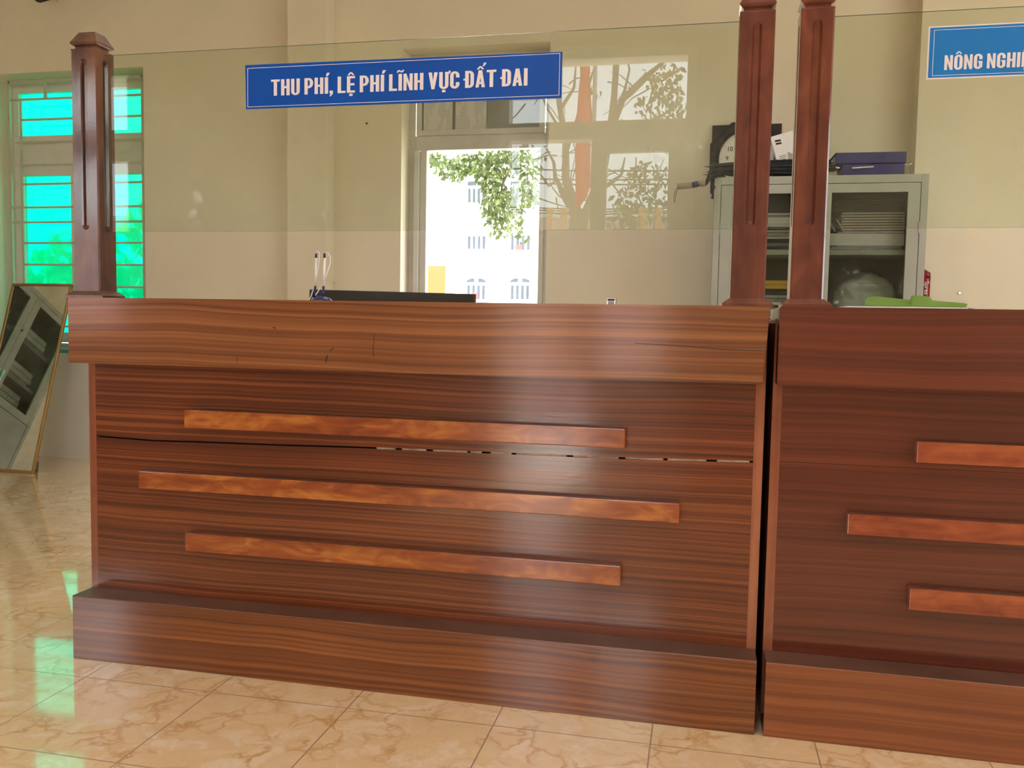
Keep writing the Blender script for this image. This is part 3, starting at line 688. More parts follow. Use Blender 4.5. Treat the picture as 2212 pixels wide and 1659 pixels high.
# chrome cube
c0, c1 = at(1311, 643, .13), at(1331, 660, .13)
cb = thing('tape_dispenser', (c0.x, .13, ZT), 'small chrome square stamp standing at the rear edge of the middle counter top', 'stamp')
MB().box(c0.x, c1.x, .12, .14, ZT, c0.z, .002, 2).build('body', M['chrome'], cb)
MB().box(c0.x+.004, c1.x-.004, .1185, .1198, ZT+.002, c0.z-.009, .0005).build('front_plate', M['paper2'], cb)
MB().box(c0.x+.003, c1.x-.003, .1185, .1198, c0.z-.0085, c0.z-.003, .0005).build('dark_slot', M['darkcard'], cb)
# monitor seen from behind, on the staff desk
m0, m1, m2 = at(668, 625, .66), at(1025, 635, .58), at(1025, 656, .58)
mo = thing('computer_monitor', ((m0.x+m1.x)/2, .62, .76), 'dark grey back of a wide computer monitor behind the middle counter', 'monitor')
ang = math.atan2(m1.y-m0.y, m1.x-m0.x); ln = (m1-m0).length
R_ = Matrix.Rotation(ang, 4, 'Z') @ Matrix.Rotation(-.03, 4, 'Y') @ Matrix.Rotation(0, 4, 'X')
MB().box(m0.x, m0.x+ln, m0.y, m0.y+.018, m0.z-.36, m0.z, .003, 2, rot=Matrix.Rotation(ang, 4, 'Z') @ Matrix.Rotation(math.atan2(m0.z-m1.z, ln), 4, 'Y'), piv=tuple(m0)).build('screen_housing', M['monitor'], mo)
cxm = (m0.x+m1.x)/2
MB().box(cxm-.03, cxm+.03, .63, .66, .77, .98, .003).build('stand', M['monitor'], mo)
MB().box(cxm-.12, cxm+.12, .54, .74, .76, .772, .004).build('base', M['monitor'], mo)
dk = thing('office_desk', (1.0, .9, 0), 'wooden staff desk standing hidden behind the middle counter', 'desk')
MB().box(.03, 1.95, .36, 1.15, .73, .76, .003).build('desk_top', M['sapele'], dk)
for x in (.05, 1.87): MB().box(x, x+.05, 1.08, 1.13, 0, .73).build('leg', M['sapele'], dk)
for x in (.05, 1.87): MB().box(x, x+.05, .64, .69, 0, .73).build('leg', M['sapele'], dk)
# green folder and papers on the right counter
fo = thing('card_folder', (2.34, .15, ZT), 'lime green card folder with a tab lying on the right counter top', 'folder')
def folder_top(u):
    K = [(1868, 648), (1874, 642), (1890, 640), (1920, 643), (1966, 648), (1969, 639), (1974, 638), (2004, 640), (2011, 643), (2013, 650), (2050, 652), (2084, 655), (2091, 657)]
    for (a, b), (c, d) in zip(K, K[1:]):
        if a <= u <= c: return b+(d-b)*(u-a)/(c-a)
    return K[-1][1]
us = [1868, 1871, 1874, 1882, 1890, 1905, 1920, 1943, 1965, 1966.5, 1969, 1974, 1990, 2004, 2011, 2012.5, 2030, 2050, 2070, 2084, 2090]
def ff(a, b):
    u = us[int(round(a*(len(us)-1)))]
    top = at(u, folder_top(u), .20); ub = min(u, 2080)
    bot = at(ub, 668, .055); bot.z = ZT+.0065
    p = bot.lerp(top, b); p.z -= .010*math.sin(b*math.pi)*(1 if u > 1940 else .2); p.z = max(p.z, ZT+.0062); return p
MB().grid(ff, len(us)-1, 6, th=.0008).build('cover', M['green'], fo)
MB().box(2.24, 2.45, .056, .26, ZT+.0045, ZT+.0056).build('back_cover', M['green'], fo)
for i, (a, b, rr) in enumerate(((2.15, 2.44, .02), (2.17, 2.46, -.03))):
    o = MB().box(a, b, .03+.004*i, .25, ZT+.0004+.0018*i, ZT+.002+.0018*i, rot=Matrix.Rotation(rr*.4, 4, 'Z')).build('paper_sheet', M['paper'])
    tag(o, ('bottom white paper sheet under the green folder', 'white paper sheet between the bottom sheet and the green folder')[i], 'paper', 'papers under the green folder')

# ------------------------------------------------------------------ steel cabinets
def cabinet(label, X0, X1, Y0, Y1, H, sh, root_loc, Mx=None):
    r = thing('filing_cabinet', root_loc, label, 'cabinet')
    t = .018; mid = (X0+X1)/2
    def bb(*a, **k):
        mb = MB().box(*a, **k)
        if Mx: bmesh.ops.transform(mb.bm, matrix=Mx, verts=mb.bm.verts)
        return mb
    def put(mb, name, m, p=r):
        if Mx: bmesh.ops.transform(mb.bm, matrix=Mx, verts=mb.bm.verts)
        return mb.build(name, m, p)
    mb = MB().box(X0, X0+t, Y0+.02, Y1, 0, H).box(X1-t, X1, Y0+.02, Y1, 0, H).box(X0+t, X1-t, Y0+.02, Y1, H-t, H).box(X0+t, X1-t, Y0+.02, Y1, 0, t+.06)
    mb.box(X0, X0+.035, Y0, Y0+.02, 0, H, .001).box(X1-.035, X1, Y0, Y0+.02, 0, H, .001).box(X0+.035, X1-.035, Y0, Y0+.02, H-.042, H, .001).box(X0+.035, X1-.035, Y0, Y0+.02, 0, .08, .001)
    put(mb, 'carcass', M['steel'])
    put(MB().box(X0+t, X1-t, Y1-.006, Y1-.001, .06, H-t), 'back_panel', M['steel_in'])
    for z in sh: put(MB().box(X0+t, X1-t, Y0+.045, Y1-.01, z-.032, z-.030).box(X0+t, X1-t, Y0+.045, Y0+.048, z-.032, z).box(X0+t, X1-t, Y0+.045, Y1-.01, z-.002, z), 'shelf', M['steel'])
    for k, (a, b) in enumerate(((X0+.038, mid-.0015), (mid+.0015, X1-.038))):
        fa = a+(.066 if k else .06); fb = b-(.06 if k else .066)
        for (z0, z1, g0, g1) in ((.90, H-.045, .965, H-.092),):
            mb = MB()
            for q in ((a, fa, z0, z1), (fb, b, z0, z1), (fa, fb, z0, g0), (fa, fb, g1, z1)): mb.box(q[0], q[1], Y0+.001, Y0+.020, q[2], q[3])
            bmesh.ops.remove_doubles(mb.bm, verts=mb.bm.verts, dist=1e-5)
            d = put(mb, 'door', M['steel'])
            put(MB().box(fa, fb, Y0+.012, Y0+.015, g0, g1), 'door_glass', M['cab_glass'], d)
            hx = a if k == 0 else b
            for hz in (1.0, H-.28): put(MB().box(hx-.004, hx+.004, Y0-.004, Y0+.001, hz-.03, hz+.03, .001), 'hinge', M['steel'], d)
            put(MB().box((b-.03) if k == 0 else (a+.012), (b-.012) if k == 0 else (a+.03), Y0-.012, Y0+.001, 1.06, 1.16, .003), 'handle', M['chrome'], d)
        put(MB().box(a, b, Y0+.001, Y0+.020, .085, .895, .001), 'door', M['steel'])
    return r
CY0, CY1, CH = 2.77, 3.14, 1.857
cabinet('grey steel cabinet with glass doors full of papers, behind the gap between the counters', 1.866, 2.965, CY0, CY1, CH, (1.466, .97), (2.415, 2.95, 0))
SH = 1.4665; yb = CY0+.06
def slab(name, label, cat, m, x0, x1, y0, y1, z0, z1, rz=0, group=None, bev=.0008, ry=0):
    o = MB().box(x0, x1, y0, y1, z0, z1, bev, rot=Matrix.Rotation(rz, 4, 'Z') @ Matrix.Rotation(ry, 4, 'Y')).build(name, m)
    return tag(o, label, cat, group)
# right door: reams, striped booklets, leaning files
slab('paper_ream', 'thick white paper ream on the shelf under the striped booklets', 'paper', M['paper'], 2.49, 2.87, yb+.01, yb+.25, SH+.022, SH+.088, .02)
for k in range(3): slab('paper_folder', 'thin grey paper folder under the white ream in the cabinet', 'folder', M['paper2'], 2.47+.03*k, 2.86, yb+.0, yb+.24, SH+.0005+.007*k, SH+.0068+.007*k, .03-.02*k, 'thin folders under the ream')
for k in range(8):
    slab('booklet', 'pink booklet in the tidy stack behind the right glass door', 'booklet', M['pinkpaper'] if k % 1 == 0 else M['paper'], 2.545+.002*(k % 3)-.014*(k < 3), 2.868, yb+.005, yb+.23, SH+.0895+.0145*k, SH+.0895+.0145*k+.0085, .004*((k % 3)-1), 'tidy booklet stack')
    slab('file_board', 'dark board between two pink booklets of the stack', 'board', M['darkcard'], 2.556-.014*(k < 3), 2.860, yb+.012, yb+.22, SH+.0983+.0145*k, SH+.1035+.0145*k, 0, 'dark boards of the booklet stack', bev=0)
for k in range(6): slab('file_stack_folder', 'dark grey file folder on top of the pink booklets', 'folder', M['file_grey'], 2.50+.004*((k*7) % 5), 2.868, yb+.02, yb+.24, SH+.206+.011*k, SH+.215+.011*k, .006*((k*5) % 3-1), 'dark files above the booklets')
for k in range(3): slab('leaning_book', 'thin grey book leaning left of the pink booklet stack', 'book', (M['paper2'], M['darkcard'], M['paper2'])[k], 2.492+.022*k, 2.50+.022*k, yb-.005, yb+.0045, SH+.09, SH+.17, 0, 'leaning books in the cabinet', ry=-.55)
bg = thing('plastic_bag', (2.70, 2.93, .97), 'big crumpled white plastic bag behind the right glass door', 'bag')
MB().blob((2.70, 2.96, 1.165), .15, (1.12, .60, 1.18), .16, 4, 5, 2.2).build('bag_body', M['bag'], bg, smooth=True)
c = at(1862, 611, 2.845)
for k, (w, dz) in enumerate(((.12, 0), (.19, .02), (.17, .03), (.13, .04))):
    rr = random.Random(k); mb = MB(); x = c.x-w/2+.03
    while x < c.x+w/2+.03:
        l = rr.uniform(.004, .014); mb.box(x, x+l, 2.852-.001*k, 2.8525-.001*k, c.z-dz-.0022, c.z-dz); x += l+.003
    mb.build('printed_line', plain('brown_print', '#7c5a4a', .7) if k == 0 else bpy.data.materials['brown_print'], bg)
o = MB().blob((2.507, 2.88, 1.06), .06, (.9, .9, 1.3), .25, 3, 9, 3).build('black_bag', M['fabric'], smooth=True); tag(o, 'small crumpled black bag left of the white plastic bag', 'bag')
# left door: messy paper pile, yellow boxes
z = SH+.0005; rr = random.Random(11); names = ['white', 'grey', 'cream', 'dark']
lab = {'paper': 'white loose paper sheaf in the messy pile, left glass door', 'paper2': 'grey document sheaf in the messy pile, left glass door', 'darkcard': 'black document file in the messy pile, left glass door'}
for k in range(15):
    mk = rr.choice(['paper', 'paper2', 'paper2', 'darkcard', 'paper']); th = rr.uniform(.006, .022); w = rr.uniform(.26, .33)
    x0 = 2.03+rr.uniform(-.03, .03)
    slab('document_sheaf', lab[mk], 'document', M[mk], x0, x0+w, yb+rr.uniform(.01, .04), yb+.26, z, z+th, rr.uniform(-.05, .05), 'messy pile ' + mk)
    z += th+.0006
for k in range(2): slab('yellow_box', ('upper flat yellow box in the left of the cabinet', 'lower flat yellow box in the left of the cabinet')[k], 'box', M['yellow'], 2.03+.01*k, 2.34, yb+.0, yb+.25, 1.274-.024*k, 1.296-.024*k, .0)
z = .971
for k in range(14):
    th = .0165; mk = ['paper2', 'darkcard', 'paper', 'paper2'][k % 4]
    slab('document_folder', {'paper2': 'grey document folder stacked under the yellow boxes', 'paper': 'white document folder stacked under the yellow boxes', 'darkcard': 'dark document folder stacked under the yellow boxes'}[mk], 'folder', M[mk], 2.02+rr.uniform(-.02, .03), 2.33+rr.uniform(-.02, .02), yb+rr.uniform(0, .02), yb+.25, z, z+th, rr.uniform(-.02, .02), 'folders under the yellow boxes ' + mk)
    z += th+.0025
# on top of the cabinet
TZ = CH
bp0, bp1 = at(1804, 330, 2.86), at(1957, 351, 2.86)
def binder(label, x0, x1, y0, y1, z0, z1, rz):
    r = thing('ring_binder', ((x0+x1)/2, (y0+y1)/2, z0), label, 'binder')
    rot = Matrix.Rotation(rz, 4, 'Z')
    piv = ((x0+x1)/2, (y0+y1)/2, (z0+z1)/2)
    MB().box(x0, x1, y0, y0+.004, z0, z1, .0015, rot=rot, piv=piv).box(x0, x1, y0+.004, y1, z0, z0+.003, .001, rot=rot, piv=piv).box(x0, x1, y0+.004, y1, z1-.003, z1, .001, rot=rot, piv=piv).build('cover', M['binder'], r)
    MB().box(x0+.006, x1-.006, y0+.012, y1-.006, z0+.004, z1-.008, rot=rot, piv=piv).build('pages', M['paper2'], r)
    return r
binder('upper navy blue ring binder on top of the grey cabinet', bp0.x, bp1.x, 2.86, 3.10, 1.934, 1.992, .02)
binder('lower navy blue ring binder on top of the grey cabinet', bp0.x+.04, bp1.x-.006, 2.85, 3.10, TZ, 1.926, -.015)
o = MB().box(2.59, 2.70, 2.836, 2.848, 1.905, 1.911, rot=Matrix.Rotation(-.05, 4, 'Y')).build('paper_strip', M['paper']); tag(o, 'narrow white paper strip in front of the lower navy binder', 'paper')
o = MB().tube([(2.858, 2.848, 1.918), (2.878, 2.84, 1.916), (2.892, 2.838, 1.925)], .0025, 6).build('white_cord', M['white']); tag(o, 'short white cord sticking out between the two navy binders', 'cord')
# folded umbrellas
def folded_umbrella(label, a, b, r0, r1, handle, seed):
    a, b = Vector(a), Vector(b); root = thing('folded_umbrella', tuple(a), label, 'umbrella', 'folded umbrellas on the cabinet')
    t = (b-a).normalized(); s = t.cross(Vector((0, 0, 1))).normalized(); q = s.cross(t)
    rings = []; rr = random.Random(seed); ph = [rr.uniform(0, 6.28) for _ in range(3)]
    N = 22
    for i in range(N+1):
        f = i/N; r = (r0+(r1-r0)*f)*(.55+.45*math.sin(min(1, f*6)*math.pi/2))
        if f > .93: r *= .6
        rings.append([a+(b-a)*f+(s*math.cos(th)*1.35+q*math.sin(th))*r*(1+.22*math.sin(7*th+ph[0]+f*3)+.1*math.sin(3*th+ph[1]+f*9)) for th in [k*2*math.pi/42 for k in range(42)]])
    MB().loft(rings, smooth=True).build('canopy', M['fabric'], root)
    return root, t, s, q
A = at(1552, 398, 2.84); A.z = 1.875
u1, t, s, q = folded_umbrella('folded black umbrella on the cabinet with a tan handle poking out to the left', (1.885, 2.80, 1.892), (2.50, 2.83, 1.905), .022, .026, True, 1)
h0, h1, h2, h3 = at(1463, 403, 2.72), at(1495, 400, 2.72), at(1508, 397, 2.72), at(1524, 396, 2.72)
MB().tube([h0, h0.lerp(h1, .1), h1], [.015, .0175, .0175], 16).build('handle', M['tan'], u1)
MB().tube([h1, h2], .0165, 16).build('handle_band', M['navy'], u1)
MB().tube([h2, h3], [.0165, .0155], 16).build('handle_collar', M['tan'], u1)
MB().tube([h3, (1.85, 2.745, 1.875), (1.90, 2.80, 1.892)], .006, 8).build('shaft', M['chrome'], u1)
for k in range(7):
    w = k/7*6.28
    MB().tube([h3+Vector((.003, .010*math.cos(w), .010*math.sin(w))), (1.84, 2.735+.02*math.cos(w), 1.866+.024*math.sin(w)), (1.905, 2.80+.022*math.cos(w), 1.894+.016*math.sin(w))], [.004, .008, .009], 7).build('fabric_fold', M['fabric'], u1)
MB().tube([at(1543, 402, 2.735), at(1539, 412, 2.735), at(1540, 424, 2.735), at(1538, 429, 2.735)], [.008, .006, .006, .009], 8).build('fastening_strap', M['fabric'], u1)
lp = [(1464, 404), (1459, 411), (1456, 424), (1456, 436), (1458, 437), (1459, 425), (1462, 412), (1466, 404)]
MB().tube([at(a, b, 2.72) for a, b in lp], .0014, 6).build('wrist_loop', M['fabric'], u1)
u2, t, s, q = folded_umbrella('folded black umbrella on top of the other one, its rib tips pointing left', (1.845, 2.915, 1.93), (2.49, 2.935, 1.955), .028, .022, False, 2)
for (a, b), (c_, d_), (e, g) in (((1521, 360), (1526, 360), (1545, 361)), ((1524, 371), (1531, 372), (1552, 374)), ((1519, 378), (1526, 377), (1548, 384))):
    MB().tube([at(a, b, 2.87), at(c_, d_, 2.87), at(e, g, 2.89)], [.0009, .0022, .006], 7).build('rib_tip', M['fabric'], u2)
MB().tube([(2.49, 2.93, 1.955), (2.515, 2.931, 1.956)], [.008, .004], 8).build('ferrule', M['chrome'], u2)
MB().tube([(2.50, 2.83, 1.905), (2.53, 2.832, 1.906)], [.009, .004], 8).build('ferrule', M['chrome'], u1)
# white carton leaning back between the posts
bx = thing('carton', (2.25, 3.0, 1.95), 'white product carton with dark label bars leaning between the two wooden posts', 'box')
P = [at(1680, 352, 2.98), at(1725, 348, 2.98), at(1712, 282, 3.02), at(1664, 296, 3.02)]
mb = MB().prism(P, (0, .06, 0)); mb.build('body', M['white'], bx)
def on_carton(u, v): p = at(u, v, 2.98+.04*(352-v)/56-.003); return p
for (a, b, c_, d_) in ((1674, 300, 1692, 306), (1676, 306, 1693, 312)):
    MB().prism([on_carton(a, b+3), on_carton(c_, d_-9+3), on_carton(c_, d_-9+7), on_carton(a, b+7)], (0, -.001, 0)).build('label_bar', M['black'], bx)
MB().prism([on_carton(1702, 345), on_carton(1716, 345), on_carton(1716, 300), on_carton(1706, 302), on_carton(1701, 312)], (0, -.001, 0)).build('printed_picture', M['paper2'], bx)
for k in range(3): MB().prism([on_carton(1683+k, 338+4*k), on_carton(1698, 334+4*k), on_carton(1698, 335+4*k), on_carton(1683+k, 339+4*k)], (0, -.0006, 0)).build('print_line', M['darkcard'], bx)
o = MB().box(2.19, 2.30, 2.985, 3.06, TZ, at(1690, 354, 2.98).z, .003).build('storage_box', M['black']); tag(o, 'flat black box under the white carton on the cabinet', 'box')
# wall clock
KC = at(1612, 341, 3.20); kx, kz = KC.x, KC.z
ck = thing('wall_clock', (kx, 3.24, kz), 'black ornate octagonal wall clock partly hidden behind the middle post', 'clock')
e0, e1 = at(1539, 273, 3.235), at(1689, 267, 3.235)
MB().box(e0.x, e1.x, 3.228, 3.248, kz-.2, e1.z, .002).build('backing_board', M['black'], ck)
hw = kx-at(1534, 320, 3.2).x; cc = hw*.42
oct_ = [(hw, cc), (cc, hw), (-cc, hw), (-hw, cc), (-hw, -cc), (-cc, -hw), (cc, -hw), (hw, -cc)]
rd = kx-at(1553, 340, 3.2).x
mb = MB(); n = 48
def octr(th, s):
    d = max(abs(math.cos(th)), abs(math.sin(th)), (abs(math.cos(th))+abs(math.sin(th)))/1.42); return hw*s/d
rings = []
for (s, y, circ) in ((1, 3.228, 0), (1, 3.205, 0), (.96, 3.2, 0), (.93, 3.205, 0), (None, 3.205, 1.10), (None, 3.198, 1.05), (None, 3.2, 1.0), (None, 3.222, .99)):
    rings.append([(kx+math.cos(th)*(rd*circ if circ else octr(th, s)), y, kz+math.sin(th)*(rd*circ if circ else octr(th, s))) for th in [k*2*math.pi/96 for k in range(96)]])
mb.loft(rings, cap=False).build('clock_frame', M['black'], ck)
MB().loft([[(kx+math.cos(k*math.pi/32)*rd, y, kz+math.sin(k*math.pi/32)*rd) for k in range(64)] for y in (3.212, 3.216)]).build('dial', M['white'], ck)
mb = MB()
for k in range(16):
    th0 = k*math.pi/8+.2; rr0 = (rd*1.1+octr(th0, .93))/2; cxk, czk = kx+rr0*math.cos(th0), kz+rr0*math.sin(th0); sp_ = []
    for j in range(14):
        f = j/13; a = th0+f*5.2*(1 if k % 2 else -1); r = .018*(1-f*.75); sp_.append((cxk+r*math.cos(a), 3.203, czk+r*math.sin(a)))
    mb.tube(sp_, [.0028]*14, 6)
mb.build('scrollwork', plain('grey_scroll_relief', '#4c4c48', .4), ck)
for h in range(1, 13):
    a = math.radians(90-30*h); font_mesh('numeral', str(h), rd*.24, M['black'], ck, (kx+math.cos(a)*rd*.70, 3.2105, kz+math.sin(a)*rd*.70), (math.radians(90), 0, 0))
mb = MB()
for k in range(60):
    a = k*math.pi/30; l = .04 if k % 5 else .07
    mb.tube([(kx+math.cos(a)*rd*(.95-l), 3.2115, kz+math.sin(a)*rd*(.95-l)), (kx+math.cos(a)*rd*.93, 3.2115, kz+math.sin(a)*rd*.93)], .0006 if k % 5 else .0012, 4)
mb.build('minute_marks', M['black'], ck)
for a, l, w in ((math.radians(60), .5, .003), (math.radians(-60), .72, .002)):
    MB().tube([(kx, 3.208, kz), (kx+math.cos(a)*rd*l, 3.208, kz+math.sin(a)*rd*l)], [w, w*.5], 6).build('clock_hand', M['black'], ck)
# red sachet hanging behind the cabinet edge
r0 = at(1999, 600, 3.10)
rs = thing('foil_sachet', (r0.x, 3.10, 1.05), 'narrow red foil sachet with white lettering standing right of the grey cabinet', 'packet')
xx0, xx1 = at(1990, 600, 3.10).x, at(2010, 600, 3.10).x; zt = at(2000, 578, 3.10).z
def sf(a, b):
    w = 1 if b < .8 else 1-(b-.8)*1.6*(a*.7+.1)
    x = xx0+(xx1-xx0)*a; z = 1.0+(zt-1.0)*b-(.03*a if b > .9 else 0)
    return Vector((x, 3.10-.012*math.sin(a*math.pi)*math.sin(min(1, b*1.02)*math.pi)**.4+.001*math.sin(b*60), z))
MB().grid(sf, 8, 24, th=.002).build('wrapper', M['red'], rs)
font_mesh('lettering', 'Spres', .034, M['white'], rs, (xx0+(xx1-xx0)*.55, 3.084, zt-.115), (math.radians(90), math.radians(90), 0))
o = MB().box(2.975, 3.2, 2.98, 3.12, 0, 1.0, .003).build('side_stand', M['steel']); tag(o, 'low narrow grey stand beside the cabinet under the red sachet', 'stand')
# small marks on the walls
for (u, v, y, lbl) in ((793, 267, 3.25, 'dark screw hook in the wall left of the open back window'), (2072, 633, 3.12, 'small silver wall plug right of the red sachet'), (722, 611, 3.25, 'small grey nail stub in the wall above the pen stand'), (126, 3, 3.22, 'small grey nail in the wall beside the security camera')):
    p = at(u, v, y); o = MB().tube([(p.x, y+.003, p.z), (p.x, y-.012, p.z)], [.004, .006], 8).build('wall_hook', M['darkcard'] if u == 793 else M['chrome']); tag(o, lbl, 'hook')
sc0 = at(94, 0, 3.05)
sc = thing('security_camera', (sc0.x, 3.2, sc0.z+.05), 'black security camera on the wall at the top left corner', 'camera')
MB().tube([(sc0.x-.03, 3.20, sc0.z+.12), (sc0.x, 3.10, sc0.z+.06), (sc0.x+.02, 2.98, sc0.z+.002)], [.02, .04, .044], 16).build('camera_housing', M['black'], sc)
MB().tube([(sc0.x-.03, 3.22, sc0.z+.12), (sc0.x-.03, 3.19, sc0.z+.12)], .045, 16).build('mount', M['black'], sc)

# ------------------------------------------------------------------ leaning mirror, cabinet it reflects
BR = Vector((-2.392, 2.58, 0)); TY = 2.97
TR = at(156, 613, TY); TL = at(26, 607, TY)
wM = (TR-TL).length; up_ = (TR-BR); up_.x = 0; hM = up_.length; up_.normalize()
nM = Vector((1, 0, 0)).cross(up_)        # faces the room
ox = (BR.x+TR.x)/2
mi = thing('leaning_mirror', (ox-wM/2, 2.6, 0), 'tall gold framed mirror leaning beside the green window at the far left', 'mirror')
Mm = Matrix(((1, -nM.x*-1, up_.x, BR.x), (0, nM.y*-1, up_.y, BR.y), (0, nM.z*-1, up_.z, BR.z), (0, 0, 0, 1)))
Mm = Matrix(((1, -nM.x, up_.x, ox), (0, -nM.y, up_.y, BR.y), (0, -nM.z, up_.z, BR.z+.002), (0, 0, 0, 1)))
def mbx(name, m, *a, **k):
    mb = MB().box(*a, **k); bmesh.ops.transform(mb.bm, matrix=Mm, verts=mb.bm.verts); return mb.build(name, m, mi)
mb = ring(-wM, 0, 0, hM, .020, 0.0, .022, .004); bmesh.ops.transform(mb.bm, matrix=Mm, verts=mb.bm.verts); mb.build('mirror_frame', M['gold'], mi)
mbx('mirror_glass', M['mirror'], -wM+.018, -.018, .006, .010, .018, hM-.018)
mbx('backing_board', M['darkcard'], -wM+.015, -.015, .012, .018, .015, hM-.015)
MB().tube([(ox-wM/2-.08, BR.y+.30, .93), (ox-wM/2-.16, 3.08, .014)], .012, 8).build('back_strut', M['darkcard'], mi)
CAB2 = Matrix.Translation((-3.70, 1.42, 0)) @ Matrix.Rotation(math.radians(90), 4, 'Z')
cabinet('grey steel cabinet by the left wall, seen only in the leaning mirror', 0, 1.06, 0, .42, 1.92, (1.52, 1.2, .97), (-3.9, 1.95, 0), CAB2)
k = 0
for zz in (1.522, 1.202, .972):
    for yy in (1.52, 2.02):
        for j in range(3):
            k += 1; w = .34-.02*((k*3) % 4)
            o = MB().box(-4.06, -3.80, yy+.01*((k*5) % 4), yy+w, zz+.05*j, zz+.05*j+.045, .002).build('file_bundle', (M['paper'], M['paper2'], M['paper'])[k % 3])
            tag(o, 'tied bundle of files inside the cabinet by the left wall', 'files', 'file bundles in the left wall cabinet')

# ------------------------------------------------------------------ outside, behind
gr = box('ground', M['concrete'], None, -40, 40, -40, 45, -.35, -.12); gr['kind'] = 'structure'
YFc = 18.0
bd = thing('apartment_building', (2, YFc+3, 0), 'bright cream and white building seen through the open back window', 'building')
MB().box(-9, 9, YFc, YFc+6, -.1, 13).build('facade_wall', M['facade'], bd)
def fp(u, v): p = at(u, v, YFc); return p.x, p.z
def fwin(u0, u1, v0, v1, arch=False, trans=0, red=False):
    x0, z1 = fp(u0, v0); x1, z0 = fp(u1, v1); y = YFc
    q = MB().box(x0-.04, x1+.04, y-.06, y+.01, z0-.04, z1+.04).build('window', M['white_frame'], bd)
    zt_ = z1-(z1-z0)*(.28 if (arch or trans) else 0)
    n = 4; w = (x1-x0)/n
    for k in range(n): MB().box(x0+w*k+w*.24, x0+w*(k+1)-w*.24, y-.075, y-.061, z0, zt_-.03).build('pane', M['facade_glass'], q)
    if arch:
        for sgn in (-1, 1):
            mx_ = (x0+x1)/2; h = (x1-x0)/2-.04; pts = [(mx_+sgn*.05, y-.075, zt_+.04)]+[(mx_+sgn*(.05+h*math.sin(a)*.95), y-.075, zt_+.04+(z1-zt_-.04)*math.cos(a)) for a in [k*math.pi/12 for k in range(7)]]
            MB().prism(pts, (0, .014, 0)).build('fanlight', M['facade_glass'], q)
    elif trans:
        for k in range(2): MB().box(x0+(x1-x0)*(.03+.5*k), x0+(x1-x0)*(.47+.5*k), y-.075, y-.061, zt_+.04, z1).build('fanlight', M['facade_glass'], q)
    if red: MB().box(x0+w*1.1, x0+w*2.4, y-.09, y-.076, z0, z0+(z1-z0)*.32).build('red_curtain', M['brick_red'], q)
fwin(1011, 1051, 393, 438, trans=1); fwin(1103, 1147, 393, 438, trans=1)
fwin(1010, 1052, 508, 538); fwin(1103, 1148, 506, 540, red=True)
fwin(1009, 1051, 601, 647, arch=True, red=True); fwin(1103, 1146, 601, 647, arch=True)
for (u0, u1, v0, v1, nm) in ((1009, 1052, 581, 585, 'ledge'), (1104, 1148, 581, 585, 'ledge'), (1104, 1148, 545, 550, 'ledge'), (1000, 1060, 652, 662, 'ledge'), (1098, 1155, 652, 662, 'ledge'), (998, 1024, 368, 374, 'ledge')):
    x0, z1 = fp(u0, v0); x1, z0 = fp(u1, v1); MB().box(x0, x1, YFc-.14, YFc-.001, z0, z1).build(nm, M['facade_y'], bd)
x0, z1 = fp(890, 574); x1, z0 = fp(962, 640)
MB().box(x0, x1, YFc-.02, YFc+.01, -.1, z1).build('orange_wall', M['facade_o'], bd)
MB().box(x1-1.0, x1-.85, YFc-.1, YFc-.02, -.1, z1).build('porch_column', M['facade_c'], bd)
# leafy tree hanging in front of it
def leaves(mb, c, n, rx, ry, rz, s, r):
    for _ in range(n):
        while True:
            d = Vector((r.uniform(-1, 1), r.uniform(-1, 1), r.uniform(-1, 1)))
            if d.length <= 1: break
        p = Vector(c)+Vector((d.x*rx, d.y*ry, d.z*rz)); a = Vector((r.uniform(-1, 1), r.uniform(-1, 1), -r.uniform(.2, 1.4))).normalized()
        b = a.cross(Vector((r.uniform(-1, 1), r.uniform(-1, 1), r.uniform(-.3, .3)))).normalized(); l = s*r.uniform(.6, 1.3); w = l*.27
        nrm = a.cross(b)*w*.4
        v = [mb.bm.verts.new(q) for q in (p, p+a*l*.45+b*w+nrm, p+a*l, p+a*l*.45-b*w+nrm)]
        mb.bm.faces.new((v[0], v[1], v[2])); mb.bm.faces.new((v[0], v[2], v[3]))
YT = 8.0
tr = thing('leafy_tree', (2.2, YT, 0), 'leafy green tree branches hanging in front of the bright building', 'tree')
r1 = random.Random(5); mb = MB()
for (u, v, ru, rv, n) in ((950, 345, 28, 14, 90), (975, 368, 25, 18, 90), (1010, 352, 35, 18, 110), (1050, 350, 38, 24, 160), (1090, 350, 40, 26, 160), (1140, 350, 40, 24, 130), (1050, 385, 24, 26, 110), (1075, 410, 26, 40, 180), (1062, 440, 18, 34, 90), (1095, 450, 24, 40, 120), (1072, 475, 14, 26, 50), (1110, 470, 20, 34, 60), (1130, 420, 26, 40, 90), (1120, 505, 16, 14, 16), (1075, 495, 12, 12, 14), (1160, 400, 20, 50, 60), (1150, 260, 24, 34, 130), (1190, 300, 50, 50, 160), (1120, 318, 50, 20, 80)):
    c = at(u, v, YT); k = (YT+2.23)/F_PX; leaves(mb, c, n, ru*k, .5, rv*k, .085, r1)
mb.build('foliage', M['leaf'], tr)['kind'] = 'stuff'
mb = MB(); b0 = at(1300, 250, YT)
mb.tube([(b0.x+.6, YT, -.1), (b0.x+.5, YT, 2.5), (b0.x, YT, 4.0)], [.16, .12, .08], 10)
mb.tube([b0, at(1150, 300, YT), at(1080, 345, YT), at(960, 345, YT)], [.07, .04, .02, .008], 8)
mb.tube([at(1120, 320, YT), at(1085, 400, YT), at(1072, 480, YT)], [.03, .015, .005], 8)
mb.build('branches', M['bark'], tr)
